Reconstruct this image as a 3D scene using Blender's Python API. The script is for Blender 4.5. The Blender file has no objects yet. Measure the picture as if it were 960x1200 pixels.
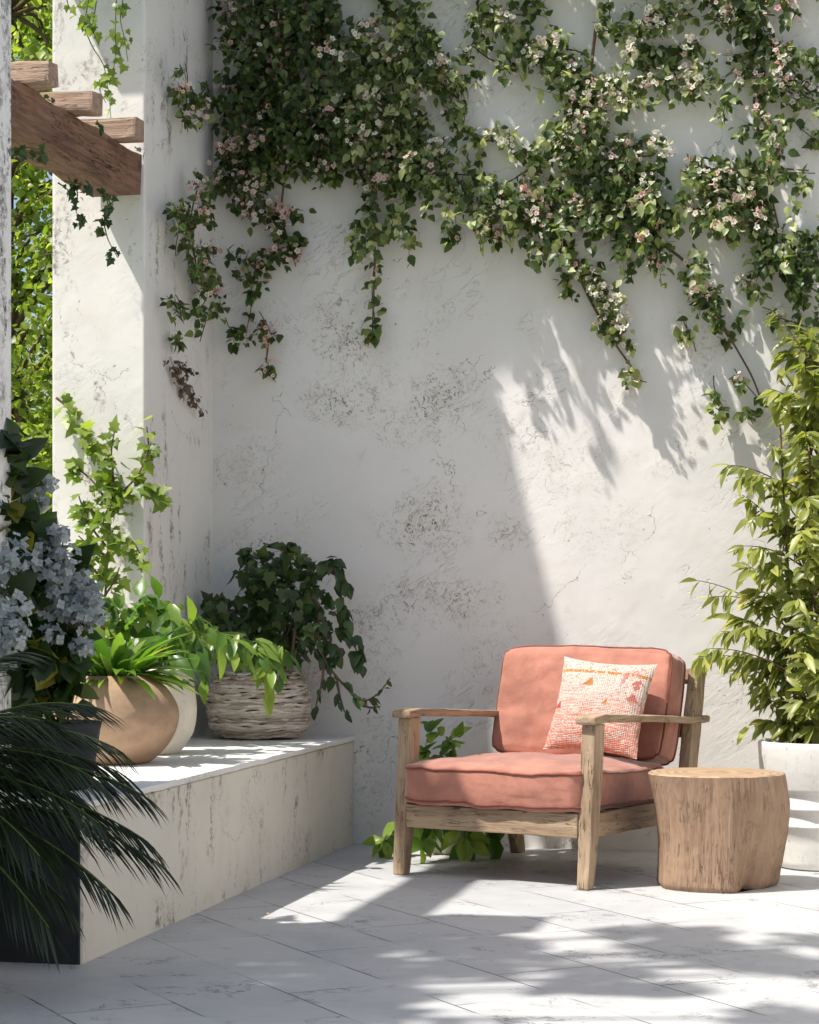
import bpy, bmesh, math, random
import numpy as np
from mathutils import Vector, Matrix, noise

rad = math.radians
rng = np.random.default_rng(7)
random.seed(7)
SC = bpy.context.scene
COL = SC.collection

# ------------------------------------------------------------------ camera
TH = rad(12.6)                       # camera turned left of the wall's normal
CS, SN = math.cos(TH), math.sin(TH)
FPX = 2500.0                         # focal length in photo pixels (960 wide)
cam_d = bpy.data.cameras.new('camera')
cam = bpy.data.objects.new('camera', cam_d); COL.objects.link(cam)
cam.location = (0, 0, 1.0)
cam.rotation_euler = (rad(90), 0, TH)
cam_d.sensor_fit = 'HORIZONTAL'; cam_d.sensor_width = 36
cam_d.lens = 36 * FPX / 960
cam_d.shift_y = 110 / 960
cam_d.clip_end = 500
SC.camera = cam

# ------------------------------------------------------------------ sky, sun, exposure
SUN = Vector((0.5, 0.35, -1.0)).normalized()      # direction the light travels
world = bpy.data.worlds.new('World'); SC.world = world
world.use_nodes = True
wn = world.node_tree.nodes; wl = world.node_tree.links
sky = wn.new('ShaderNodeTexSky'); sky.sky_type = 'NISHITA'; sky.sun_disc = False
sky.sun_elevation = math.asin(-SUN.z)
sky.sun_rotation = math.atan2(-SUN.x, -SUN.y)
sky.altitude = 50; sky.air_density = 1.0; sky.dust_density = 2.5; sky.ozone_density = 1.0
wl.new(sky.outputs[0], wn['Background'].inputs['Color'])
wn['Background'].inputs['Strength'].default_value = 0.13
sun_d = bpy.data.lights.new('sun', 'SUN'); sun_d.energy = 5.0; sun_d.angle = rad(0.9)
sun_d.color = (1.0, 0.955, 0.89)
sun = bpy.data.objects.new('sun', sun_d); COL.objects.link(sun)
sun.rotation_euler = SUN.to_track_quat('-Z', 'Y').to_euler()
sun.location = (-6, -4, 12)
SC.view_settings.view_transform = 'Standard'
SC.view_settings.look = 'None'
SC.view_settings.gamma = 1.0
SC.view_settings.use_curve_mapping = False
SC.view_settings.exposure = 0.42
SC.cycles.max_bounces = 10
SC.cycles.diffuse_bounces = 5
SC.cycles.transparent_max_bounces = 8
SC.cycles.sample_clamp_indirect = 6
SC.cycles.use_denoising = True

# ------------------------------------------------------------------ placing
WY = 8.72          # face of the big wall
SX = -2.81         # face of the side wall
BX, BH = -2.19, 0.45
def w_of(R, F):    # camera-frame ground coordinates -> world x, y
    return (R * CS - F * SN, R * SN + F * CS)
def ray(px, py):
    u = (px - 480) / FPX; v = (710 - py) / FPX
    return np.array([-SN + u * CS, CS + u * SN, v])
def at(px, py, Y=None, X=None, z=None):
    d = ray(px, py)
    if Y is not None: t = Y / d[1]
    elif X is not None: t = X / d[0]
    else: t = (z - 1.0) / d[2]
    return np.array([0, 0, 1.0]) + d * t

# ------------------------------------------------------------------ tags
def tag(o, label=None, cat=None, group=None, kind=None):
    if label: o['label'] = label
    if cat: o['category'] = cat
    if group: o['group'] = group
    if kind: o['kind'] = kind
    return o
def thing(name, label, cat, loc=(0, 0, 0), rz=0.0, group=None):
    o = bpy.data.objects.new(name, None); COL.objects.link(o)
    o.location = loc; o.rotation_euler = (0, 0, rz); o.empty_display_size = 0.1
    return tag(o, label, cat, group)

# ------------------------------------------------------------------ mesh buffer
class Buf:
    def __init__(s):
        s.V = []; s.n = 0; s.F = {3: [], 4: []}; s.M = {3: [], 4: []}; s.R = {3: [], 4: []}
    def add(s, verts, faces, mat=0, rnd=0.5):
        verts = np.asarray(verts, float); base = s.n
        s.V.append(verts); s.n += len(verts)
        for f in faces:
            if len(f) in (3, 4):
                s.F[len(f)].append(np.array([f]) + base); s.M[len(f)].append(np.array([mat])); s.R[len(f)].append(np.array([rnd]))
            else:
                for i in range(1, len(f) - 1):
                    s.F[3].append(np.array([[f[0], f[i], f[i+1]]]) + base); s.M[3].append(np.array([mat])); s.R[3].append(np.array([rnd]))
    def addq(s, verts, quads, mat=0, rnd=0.5):
        verts = np.asarray(verts, float); quads = np.asarray(quads)
        s.F[4].append(quads + s.n); s.M[4].append(np.full(len(quads), mat))
        s.R[4].append(np.full(len(quads), rnd) if np.isscalar(rnd) else np.asarray(rnd))
        s.V.append(verts); s.n += len(verts)
    def scatter(s, tpl, pos, yd, nd, scale, wid=None, rnd=None, mat0=0):
        V, F = tpl
        pos = np.asarray(pos, float); m = len(pos)
        if m == 0: return
        y = np.asarray(yd, float); y = y / (np.linalg.norm(y, axis=1, keepdims=True) + 1e-9)
        z = np.asarray(nd, float); z = z - y * (z * y).sum(1, keepdims=True)
        z = z / (np.linalg.norm(z, axis=1, keepdims=True) + 1e-9)
        x = np.cross(y, z)
        sc = np.asarray(scale, float); wd = sc if wid is None else np.asarray(wid, float)
        P = (pos[:, None, :] + (V[None, :, 0] * wd[:, None])[..., None] * x[:, None, :]
             + (V[None, :, 1] * sc[:, None])[..., None] * y[:, None, :]
             + (V[None, :, 2] * sc[:, None])[..., None] * z[:, None, :])
        n = len(V); off = s.n + np.arange(m) * n
        if rnd is None: rnd = rng.random(m)
        for k in (3, 4):
            fs = [(f[0], f[1]) for f in F if len(f[0]) == k]
            if not fs: continue
            fa = np.array([f[0] for f in fs]); ma = np.array([f[1] for f in fs]) + mat0
            s.F[k].append((off[:, None, None] + fa[None]).reshape(-1, k))
            s.M[k].append(np.tile(ma, m)); s.R[k].append(np.repeat(rnd, len(fs)))
        s.V.append(P.reshape(-1, 3)); s.n += m * n
    def tube(s, pts, rs, sides=6, mat=0, rnd=0.5, closed=False, cap=True):
        pts = np.asarray(pts, float); n = len(pts)
        if np.isscalar(rs): rs = np.full(n, rs)
        if closed: tg = np.roll(pts, -1, 0) - np.roll(pts, 1, 0)
        else: tg = np.gradient(pts, axis=0)
        tg /= (np.linalg.norm(tg, axis=1, keepdims=True) + 1e-9)
        up = np.array([0.0, 0, 1.0]) if abs(tg[0][2]) < 0.9 else np.array([1.0, 0, 0])
        a = np.cross(tg[0], up); a /= np.linalg.norm(a)
        ring = []
        for i in range(n):
            a = a - tg[i] * np.dot(a, tg[i]); a /= (np.linalg.norm(a) + 1e-9)
            b = np.cross(tg[i], a)
            an = np.arange(sides) * 2 * math.pi / sides
            ring.append(pts[i] + rs[i] * (np.cos(an)[:, None] * a + np.sin(an)[:, None] * b))
        V = np.concatenate(ring); q = []
        for i in range(n if closed else n - 1):
            j = (i + 1) % n
            for k in range(sides):
                l = (k + 1) % sides
                q.append((i*sides+k, i*sides+l, j*sides+l, j*sides+k))
        base = s.n
        s.addq(V, q, mat, rnd)
        if cap and not closed:
            for r0, rev in ((0, True), (n - 1, False)):
                idx = [r0*sides + k for k in range(sides)]
                if rev: idx = idx[::-1]
                for i in range(1, sides - 1):
                    s.F[3].append(np.array([[idx[0], idx[i], idx[i+1]]]) + base); s.M[3].append(np.array([mat])); s.R[3].append(np.array([rnd]))
    def grid(s, P, mat=0, rnd=0.5, cu=False, cv=False):
        P = np.asarray(P); a, b = P.shape[:2]; q = []
        for i in range(a if cu else a - 1):
            for j in range(b if cv else b - 1):
                i2, j2 = (i+1) % a, (j+1) % b
                q.append((i*b+j, i2*b+j, i2*b+j2, i*b+j2))
        s.addq(P.reshape(-1, 3), q, mat, rnd)
    def build(s, name, mats, parent=None, smooth=True, local=False):
        V = np.concatenate(s.V) if s.V else np.zeros((0, 3))
        if parent is not None and not local:
            V = V - np.array(parent.matrix_world.translation if parent.parent else parent.location)
        me = bpy.data.meshes.new(name)
        loops = []; starts = []; tot = 0; M = []; R = []
        for k in (3, 4):
            if s.F[k]:
                f = np.concatenate(s.F[k]); loops.append(f.reshape(-1))
                starts.append(tot + np.arange(len(f)) * k); tot += f.size
                M.append(np.concatenate(s.M[k])); R.append(np.concatenate(s.R[k]))
        loops = np.concatenate(loops).astype(np.int32); starts = np.concatenate(starts).astype(np.int32)
        me.vertices.add(len(V)); me.vertices.foreach_set('co', V.astype(np.float32).reshape(-1))
        me.loops.add(len(loops)); me.loops.foreach_set('vertex_index', loops)
        me.polygons.add(len(starts)); me.polygons.foreach_set('loop_start', starts)
        me.polygons.foreach_set('material_index', np.concatenate(M).astype(np.int32))
        me.update(calc_edges=True)
        if smooth: me.polygons.foreach_set('use_smooth', np.ones(len(starts), bool))
        at_ = me.attributes.new('rnd', 'FLOAT', 'FACE')
        at_.data.foreach_set('value', np.concatenate(R).astype(np.float32))
        me.validate()
        for m in (mats if isinstance(mats, (list, tuple)) else [mats]): me.materials.append(m)
        o = bpy.data.objects.new(name, me); COL.objects.link(o)
        if parent is not None: o.parent = parent
        return o

def lathe(prof, n=48, fn=None, c=(0, 0, 0), cap=True):
    """prof: (r, z) list -> Buf; fn(r, z, ang) -> r"""
    b = Buf(); P = np.zeros((len(prof), n, 3))
    for i, (r, z) in enumerate(prof):
        for j in range(n):
            a = 2 * math.pi * j / n
            rr = fn(r, z, a) if fn else r
            P[i, j] = (c[0] + rr * math.cos(a), c[1] + rr * math.sin(a), c[2] + z)
    b.grid(np.transpose(P, (0, 1, 2))[:, ::-1], cv=True)
    if cap:
        for k in (0, -1):
            b.add(list(P[k]), [list(range(n)) if k else list(range(n))[::-1]])
    return b

def bm_obj(name, bm, mats, parent=None, smooth=False, loc=None):
    me = bpy.data.meshes.new(name); bm.to_mesh(me); bm.free()
    if smooth: me.polygons.foreach_set('use_smooth', [True] * len(me.polygons))
    for m in (mats if isinstance(mats, (list, tuple)) else [mats]): me.materials.append(m)
    o = bpy.data.objects.new(name, me); COL.objects.link(o)
    if parent is not None: o.parent = parent
    if loc is not None: o.location = loc
    return o

def prism_box(p0, p1, bev=0.004, segs=2, cuts=0, wob=0.0, seed=0):
    """axis-aligned box as a bmesh, bevelled, optionally subdivided and roughened"""
    bm = bmesh.new(); bmesh.ops.create_cube(bm, size=1)
    a, b = Vector(p0), Vector(p1)
    for v in bm.verts:
        v.co = Vector([(a[i] + b[i]) / 2 + v.co[i] * (b[i] - a[i]) for i in range(3)])
    if bev: bmesh.ops.bevel(bm, geom=list(bm.edges), offset=bev, segments=segs, profile=0.7, affect='EDGES')
    if cuts:
        L = [abs(b[i] - a[i]) for i in range(3)]; ax = L.index(max(L))
        es = [e for e in bm.edges if abs((e.verts[0].co - e.verts[1].co)[ax]) > L[ax] * 0.6]
        bmesh.ops.subdivide_edges(bm, edges=es, cuts=cuts, use_grid_fill=True)
        for v in bm.verts:
            n = noise.noise_vector(v.co * 9 + Vector((seed, 0, 0))) * wob + noise.noise_vector(v.co * 40 + Vector((seed, 3, 0))) * wob * 0.35
            v.co += n
    return bm

# ------------------------------------------------------------------ material helpers
class NT:
    def __init__(s, name):
        s.m = bpy.data.materials.new(name); s.m.use_nodes = True
        s.t = s.m.node_tree; s.t.nodes.clear()
        s.out = s.t.nodes.new('ShaderNodeOutputMaterial')
    def N(s, kind, ins=None, **props):
        n = s.t.nodes.new('ShaderNode' + kind)
        for k, v in props.items(): setattr(n, k, v)
        for k, v in (ins or {}).items(): s.put(n.inputs[k], v)
        return n
    def put(s, sock, v):
        if isinstance(v, bpy.types.NodeSocket): s.t.links.new(v, sock)
        elif isinstance(v, bpy.types.Node): s.t.links.new(v.outputs[0], sock)
        else:
            if sock.type == 'RGBA' and len(v) == 3: v = (*v, 1)
            sock.default_value = v
    def math(s, op, a, b=0.0, c=0.0, clamp=False):
        n = s.t.nodes.new('ShaderNodeMath'); n.operation = op; n.use_clamp = clamp
        s.put(n.inputs[0], a); s.put(n.inputs[1], b); s.put(n.inputs[2], c)
        return n.outputs[0]
    def obj(s): return s.N('TexCoord').outputs['Object']
    def map(s, v, scale=(1, 1, 1), rot=(0, 0, 0), loc=(0, 0, 0)):
        return s.N('Mapping', {0: v, 'Scale': scale, 'Rotation': rot, 'Location': loc}).outputs[0]
    def noise(s, v, scale, detail=4, rough=0.55, dist=0.0, col=False):
        n = s.N('TexNoise', {'Vector': v, 'Scale': scale, 'Detail': detail, 'Roughness': rough, 'Distortion': dist})
        return n.outputs[1] if col else n.outputs[0]
    def ramp(s, f, stops, interp='LINEAR'):
        n = s.t.nodes.new('ShaderNodeValToRGB'); n.color_ramp.interpolation = interp
        cr = n.color_ramp
        while len(cr.elements) < len(stops): cr.elements.new(0.5)
        for e, (p, c) in zip(cr.elements, stops):
            e.position = p
            e.color = (*c, 1) if isinstance(c, (tuple, list)) else (c, c, c, 1)
        s.put(n.inputs[0], f)
        return n.outputs[0]
    def step(s, f, a, b):   # smooth 0..1 between a and b
        n = s.t.nodes.new('ShaderNodeMapRange'); n.interpolation_type = 'SMOOTHSTEP'
        s.put(n.inputs[0], f); n.inputs[1].default_value = a; n.inputs[2].default_value = b
        return n.outputs[0]
    def mix(s, f, a, b, mode='MIX'):
        n = s.t.nodes.new('ShaderNodeMix'); n.data_type = 'RGBA'; n.blend_type = mode
        s.put(n.inputs[0], f); s.put(n.inputs[6], a); s.put(n.inputs[7], b)
        return n.outputs[2]
    def bump(s, h, strength=0.3, dist=0.01, normal=None):
        d = {'Height': h, 'Strength': strength, 'Distance': dist}
        if normal is not None: d['Normal'] = normal
        return s.N('Bump', d).outputs[0]
    def bsdf(s, **k):
        n = s.t.nodes.new('ShaderNodeBsdfPrincipled')
        for a, v in k.items(): s.put(n.inputs[a.replace('_', ' ')], v)
        return n
    def done(s, sh):
        s.t.links.new(sh.outputs[0] if isinstance(sh, bpy.types.Node) else sh, s.out.inputs[0]); return s.m

def plaster(name, base, streak=False, spots=(), moss=0.0, cream=(0, 0, 0), axis='XZ', seed=0.0, dirt=0.5, crease=0.5):
    t = NT(name); c = t.map(t.obj(), loc=(seed, seed * 0.7, seed * 0.3))
    col = t.mix(t.step(t.noise(c, 1.3, 4), 0.3, 0.75), base, tuple(x * 0.9 for x in base))
    col = t.mix(t.math('MULTIPLY', t.step(t.noise(c, 6, 5), 0.5, 0.8), 0.35), col, tuple(x * y for x, y in zip(base, (0.84, 0.80, 0.74))))
    # where the dirt gathers
    m = t.step(t.noise(c, 1.7, 3), 0.56, 0.72)
    m = t.math('MULTIPLY', m, dirt)
    oc = t.obj()
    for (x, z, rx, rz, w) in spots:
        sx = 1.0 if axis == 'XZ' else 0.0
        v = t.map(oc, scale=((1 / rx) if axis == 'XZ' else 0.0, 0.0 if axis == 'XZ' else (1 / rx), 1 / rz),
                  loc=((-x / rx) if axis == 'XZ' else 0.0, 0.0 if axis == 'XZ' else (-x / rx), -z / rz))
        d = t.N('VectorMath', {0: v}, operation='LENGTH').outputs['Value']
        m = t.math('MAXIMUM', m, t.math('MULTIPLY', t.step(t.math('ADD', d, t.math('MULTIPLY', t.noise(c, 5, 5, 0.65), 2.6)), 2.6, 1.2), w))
    wv = t.N('VectorMath', {0: c, 1: t.N('VectorMath', {0: t.noise(c, 14, 4, col=True), 'Scale': 0.12}, operation='SCALE').outputs[0]}, operation='ADD').outputs[0]
    flecks = t.step(t.noise(t.map(wv, scale=(1, 1, 0.7)), 75, 3, 0.7), 0.565, 0.64)
    lines = t.step(t.N('TexVoronoi', {'Vector': wv, 'Scale': 17.0}, feature='DISTANCE_TO_EDGE').outputs[0], 0.035, 0.0)
    lines = t.math('MULTIPLY', lines, t.step(t.noise(c, 22, 3), 0.46, 0.58))
    sp = t.math('MAXIMUM', flecks, lines)
    D = t.math('MULTIPLY', t.math('MULTIPLY', sp, m), 1.0)
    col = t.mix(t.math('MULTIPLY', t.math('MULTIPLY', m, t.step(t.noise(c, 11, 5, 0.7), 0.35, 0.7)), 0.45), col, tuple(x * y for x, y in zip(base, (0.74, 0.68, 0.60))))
    # sparse lone pits everywhere
    pit = t.math('MULTIPLY', t.step(t.noise(c, 48, 2, 0.6), 0.74, 0.79), 0.6)
    D = t.math('MAXIMUM', D, pit)
    # hairline cracks
    cr = t.step(t.N('TexVoronoi', {'Vector': t.N('VectorMath', {0: c, 1: t.N('VectorMath', {0: t.noise(c, 5, 5, col=True), 'Scale': 0.35}, operation='SCALE').outputs[0]}, operation='ADD').outputs[0], 'Scale': 2.6}, feature='DISTANCE_TO_EDGE').outputs[0], 0.0045, 0.0)
    cr = t.math('MULTIPLY', cr, t.step(t.noise(c, 3.3, 2), 0.54, 0.60))
    D = t.math('MAXIMUM', D, t.math('MULTIPLY', cr, 0.75))
    if streak:
        sv = t.map(wv, scale=(9, 9, 1.3))
        st = t.math('MULTIPLY', t.step(t.noise(sv, 1.6, 5, 0.65), 0.51, 0.62), t.step(t.noise(c, 2.6, 4), 0.44, 0.56))
        st = t.math('MULTIPLY', st, t.step(t.noise(c, 40, 3, 0.7), 0.38, 0.60))
        D = t.math('MAXIMUM', D, t.math('MULTIPLY', st, 0.7))
    dk = (0.10, 0.075, 0.055)
    col = t.mix(D, col, dk)
    if moss:
        mm = t.math('MULTIPLY', t.step(t.noise(t.map(c, scale=(1, 1, 0.35)), 7, 5, 0.7), 0.52, 0.62), t.step(t.noise(c, 60, 3), 0.42, 0.6))
        col = t.mix(t.math('MULTIPLY', mm, moss), col, (0.045, 0.07, 0.04))
    # relief: trowel creases and soft lumps
    rv = t.map(c, scale=(1, 1, 1), rot=(0, rad(38), 0))
    rv = t.map(rv, scale=(1.0, 1, 3.2))
    n1 = t.noise(rv, 7.0, 4, 0.55, 0.9)
    ridge = t.step(t.math('ABSOLUTE', t.math('SUBTRACT', n1, 0.5)), 0.010, 0.0)
    ridge = t.math('MULTIPLY', ridge, t.step(t.noise(c, 4.1, 3), 0.52, 0.62))
    h = t.math('ADD', t.math('MULTIPLY', t.noise(c, 3.0, 3), 0.9), t.math('MULTIPLY', t.math('MULTIPLY', t.noise(rv, 16, 6, 0.6), t.step(t.noise(c, 2.4, 3), 0.35, 0.7)), 0.22))
    h = t.math('SUBTRACT', h, t.math('MULTIPLY', ridge, 0.22 * crease))
    h = t.math('SUBTRACT', h, t.math('MULTIPLY', D, 0.10))
    return t.done(t.bsdf(Base_Color=col, Roughness=0.9, Normal=t.bump(h, 0.6, 0.018), Specular_IOR_Level=0.2))

def wood(name, light, dark, axis=2, scale=1.0, crack=0.6, rough=0.75):
    t = NT(name); c = t.obj()
    oi = t.N('ObjectInfo').outputs['Random']
    c = t.N('VectorMath', {0: c, 1: t.N('CombineXYZ', {0: t.math('MULTIPLY', oi, 7.0), 1: t.math('MULTIPLY', oi, 3.0), 2: oi}).outputs[0]}, operation='ADD').outputs[0]
    s = [26.0 * scale] * 3; s[axis] = 1.8 * scale
    v = t.map(c, scale=s)
    big = t.noise(v, 1.0, 3, 0.5, 0.6)
    fine = t.noise(v, 4.5, 6, 0.7)
    col = t.mix(t.step(big, 0.3, 0.7), light, dark)
    col = t.mix(t.math('MULTIPLY', t.step(fine, 0.48, 0.72), 0.65), col, tuple(x * 0.55 for x in dark))
    wv = t.math('ABSOLUTE', t.math('SUBTRACT', t.noise(v, 1.7, 3, 0.5, 0.8), 0.5))
    ck = t.math('MULTIPLY', t.step(wv, 0.022, 0.0), t.step(t.noise(c, 9, 3), 0.44, 0.6))
    col = t.mix(t.math('MULTIPLY', ck, crack), col, tuple(x * 0.22 for x in dark))
    blot = t.step(t.noise(c, 5, 3), 0.4, 0.75)
    col = t.mix(t.math('MULTIPLY', blot, 0.3), col, tuple(min(1, x * 1.35) for x in light))
    h = t.math('SUBTRACT', t.math('ADD', t.math('MULTIPLY', fine, 0.5), t.math('MULTIPLY', big, 0.6)), t.math('MULTIPLY', ck, 0.7))
    return t.done(t.bsdf(Base_Color=col, Roughness=rough, Normal=t.bump(h, 1.0, 0.006), Specular_IOR_Level=0.3))

def leafm(name, stops, trans=0.35, rough=0.42, vein=True):
    t = NT(name)
    r = t.N('Attribute', attribute_name='rnd').outputs['Fac']
    col = t.ramp(r, stops)
    col = t.mix(t.math('MULTIPLY', t.noise(t.obj(), 30, 3), 0.35), col, t.mix(0.5, col, (0.02, 0.03, 0.01), 'MIX'))
    b = t.bsdf(Base_Color=col, Roughness=rough, Specular_IOR_Level=0.45)
    tr = t.N('BsdfTranslucent', {'Color': t.mix(1.0, col, (1.0, 1.15, 0.45), 'MULTIPLY')})
    tr2 = t.mix(1.0, col, (1.9, 2.1, 0.8), 'MULTIPLY')
    t.put(tr.inputs['Color'], tr2)
    return t.done(t.N('MixShader', {0: trans, 1: b, 2: tr}))

def simple(name, col, rough=0.8, bump=0.0, bs=60, var=0.15, spec=0.3, dist=0.003):
    t = NT(name); c = t.obj()
    cc = t.mix(t.step(t.noise(c, 5, 5), 0.3, 0.7), tuple(x * (1 - var) for x in col), tuple(min(1, x * (1 + var)) for x in col))
    k = dict(Base_Color=cc, Roughness=rough, Specular_IOR_Level=spec)
    if bump: k['Normal'] = t.bump(t.noise(c, bs, 5), bump, dist)
    return t.done(t.bsdf(**k))

def floor_mat():
    t = NT('marble_paving'); c = t.obj()
    u = t.map(c, rot=(0, 0, rad(50.5)))
    u = t.map(u, loc=(0.11, 0.247, 0))
    br = t.N('TexBrick', {'Vector': u, 'Color1': (0, 0, 0), 'Color2': (1, 1, 1), 'Mortar': (0.5, 0.5, 0.5), 'Scale': 1.0,
                          'Mortar Size': 0.0027, 'Mortar Smooth': 0.1, 'Bias': 0.0, 'Brick Width': 0.92, 'Row Height': 0.307}, offset=0.37, offset_frequency=2)
    tilec = br.outputs['Color']; mort = br.outputs['Fac']
    col = t.mix(tilec, (0.42, 0.425, 0.43), (0.49, 0.49, 0.485))
    col = t.mix(t.math('MULTIPLY', t.step(t.noise(c, 2.2, 5, 0.6, 0.6), 0.45, 0.7), 0.6), col, (0.36, 0.375, 0.385))
    sh = t.N('VectorMath', {0: c, 1: t.N('VectorMath', {0: tilec, 'Scale': 5.0}, operation='SCALE').outputs[0]}, operation='ADD').outputs[0]
    wv = t.N('VectorMath', {0: sh, 1: t.N('VectorMath', {0: t.noise(sh, 3, 6, 0.65, col=True), 'Scale': 0.5}, operation='SCALE').outputs[0]}, operation='ADD').outputs[0]
    v1 = t.step(t.math('ABSOLUTE', t.math('SUBTRACT', t.noise(t.map(wv, scale=(1, 2.2, 1), rot=(0, 0, 0.5)), 1.6, 6, 0.62), 0.5)), 0.014, 0.0)
    v1 = t.math('MULTIPLY', v1, t.step(t.noise(sh, 3.1, 4), 0.47, 0.62))
    v2 = t.step(t.math('ABSOLUTE', t.math('SUBTRACT', t.noise(wv, 5.5, 5, 0.6), 0.5)), 0.012, 0.0)
    v2 = t.math('MULTIPLY', v2, t.step(t.noise(sh, 6, 3), 0.54, 0.66))
    V = t.math('MAXIMUM', t.math('MULTIPLY', v1, 0.95), t.math('MULTIPLY', v2, 0.85))
    col = t.mix(V, col, (0.15, 0.15, 0.155))
    pit = t.math('MULTIPLY', t.step(t.noise(c, 32, 3, 0.7), 0.70, 0.76), 0.6)
    col = t.mix(pit, col, (0.2, 0.19, 0.18))
    jm = t.math('MULTIPLY', mort, t.step(t.noise(c, 1.7, 3), 0.42, 0.54))
    col = t.mix(jm, col, (0.055, 0.06, 0.07))
    h = t.math('SUBTRACT', t.math('MULTIPLY', t.noise(c, 9, 6, 0.65), 0.5), t.math('ADD', jm, t.math('MULTIPLY', V, 0.25)))
    return t.done(t.bsdf(Base_Color=col, Roughness=t.ramp(t.noise(c, 7, 4), [(0.3, 0.42), (0.7, 0.62)]), Normal=t.bump(h, 0.35, 0.006), Specular_IOR_Level=0.35))

# ------------------------------------------------------------------ materials
M = {}
def wpt(px, py): p = at(px, py, Y=WY); return p[0], p[2]
sp = []
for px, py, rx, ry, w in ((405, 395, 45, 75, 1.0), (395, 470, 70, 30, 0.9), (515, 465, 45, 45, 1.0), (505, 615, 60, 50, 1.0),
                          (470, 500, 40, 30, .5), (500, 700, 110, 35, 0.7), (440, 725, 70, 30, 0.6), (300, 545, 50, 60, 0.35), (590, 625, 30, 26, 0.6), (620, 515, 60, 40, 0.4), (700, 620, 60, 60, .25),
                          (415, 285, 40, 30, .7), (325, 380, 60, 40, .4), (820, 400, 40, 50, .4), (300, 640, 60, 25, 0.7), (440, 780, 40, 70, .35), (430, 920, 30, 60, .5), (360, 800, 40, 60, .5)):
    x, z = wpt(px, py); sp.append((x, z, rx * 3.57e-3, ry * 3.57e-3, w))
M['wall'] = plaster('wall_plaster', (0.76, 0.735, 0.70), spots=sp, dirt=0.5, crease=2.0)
M['side'] = plaster('pier_plaster', (0.76, 0.735, 0.695), streak=True, seed=3.1, dirt=0.7, crease=0.4)
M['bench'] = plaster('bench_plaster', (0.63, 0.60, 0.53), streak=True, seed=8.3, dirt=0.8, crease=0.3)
M['mossy'] = plaster('mossy_plaster', (0.74, 0.73, 0.71), streak=True, seed=5.3, dirt=1.0, moss=0.9, crease=0.3)
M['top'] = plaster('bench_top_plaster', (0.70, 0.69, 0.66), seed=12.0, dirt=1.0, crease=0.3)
M['floor'] = floor_mat()
M['slate'] = simple('dark_slate', (0.022, 0.025, 0.027), 0.7, 0.4, 30, 0.25)
M['lawn'] = simple('lawn_soil', (0.09, 0.13, 0.04), 0.95, 0.8, 40, 0.4)
M['oakx'] = wood('chair_oak_across', (0.40, 0.29, 0.19), (0.26, 0.175, 0.11), 0, 1.3)
M['oaky'] = wood('chair_oak_deep', (0.40, 0.29, 0.19), (0.26, 0.175, 0.11), 1, 1.3)
M['oakz'] = wood('chair_oak_upright', (0.42, 0.31, 0.205), (0.27, 0.185, 0.115), 2, 1.3)
M['beamy'] = wood('red_beam_wood', (0.28, 0.155, 0.10), (0.125, 0.068, 0.046), 1, 1.7, 1.0)
M['beamx'] = wood('pale_rafter_wood', (0.46, 0.33, 0.24), (0.30, 0.20, 0.14), 0, 1.3, 0.9)
M['stumps'] = wood('stump_side_wood', (0.33, 0.22, 0.145), (0.27, 0.17, 0.108), 2, 1.6, 0.25)
M['bark'] = simple('bark', (0.12, 0.08, 0.05), 0.9, 0.8, 50, 0.3)
M['twig'] = simple('vine_twig', (0.13, 0.085, 0.055), 0.85, 0.4, 120, 0.3)
M['gstem'] = simple('green_stem', (0.09, 0.13, 0.03), 0.6, 0.0)
M['soil'] = simple('potting_soil', (0.05, 0.035, 0.025), 0.95, 1.0, 60, 0.4, 0.1, 0.01)
G = leafm
M['vine'] = G('vine_leaf', [(0.0, (0.035, 0.062, 0.018)), (0.4, (0.066, 0.105, 0.030)), (0.66, (0.17, 0.215, 0.07)), (0.85, (0.37, 0.40, 0.18)), (1.0, (0.56, 0.56, 0.36))], 0.4, 0.40)  # brightest stops also stand in for sun on lit leaves
M['dry'] = G('dry_leaf', [(0.0, (0.09, 0.05, 0.04)), (0.6, (0.17, 0.10, 0.08)), (1.0, (0.08, 0.09, 0.04))], 0.25)
M['garden'] = G('garden_leaf', [(0.0, (0.10, 0.15, 0.025)), (0.5, (0.22, 0.28, 0.05)), (1.0, (0.40, 0.44, 0.11))], 0.5, 0.4)
M['bush'] = G('bush_leaf', [(0.0, (0.10, 0.125, 0.03)), (0.5, (0.23, 0.255, 0.065)), (0.85, (0.40, 0.41, 0.12)), (1.0, (0.58, 0.50, 0.15))], 0.42, 0.36)
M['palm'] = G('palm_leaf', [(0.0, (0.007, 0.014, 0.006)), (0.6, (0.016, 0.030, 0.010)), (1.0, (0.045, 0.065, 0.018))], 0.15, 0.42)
M['ivy'] = G('ivy_leaf', [(0.0, (0.02, 0.045, 0.014)), (0.7, (0.045, 0.085, 0.025)), (1.0, (0.09, 0.14, 0.04))], 0.25, 0.4)
M['strap'] = G('strap_leaf', [(0.0, (0.05, 0.12, 0.02)), (0.6, (0.12, 0.22, 0.035)), (1.0, (0.28, 0.36, 0.07))], 0.4, 0.33)
M['lime'] = G('lime_leaf', [(0.0, (0.10, 0.16, 0.025)), (0.6, (0.19, 0.26, 0.045)), (1.0, (0.30, 0.35, 0.09))], 0.42, 0.42)
M['hleaf'] = G('hydrangea_leaf', [(0.0, (0.012, 0.026, 0.008)), (0.85, (0.04, 0.075, 0.018)), (1.0, (0.30, 0.27, 0.03))], 0.3, 0.45)
def petal(name, stops, tr=0.35):
    t = NT(name); r = t.N('Attribute', attribute_name='rnd').outputs['Fac']
    col = t.ramp(r, stops)
    return t.done(t.N('MixShader', {0: tr, 1: t.bsdf(Base_Color=col, Roughness=0.7, Specular_IOR_Level=0.2), 2: t.N('BsdfTranslucent', {'Color': col})}))
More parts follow.
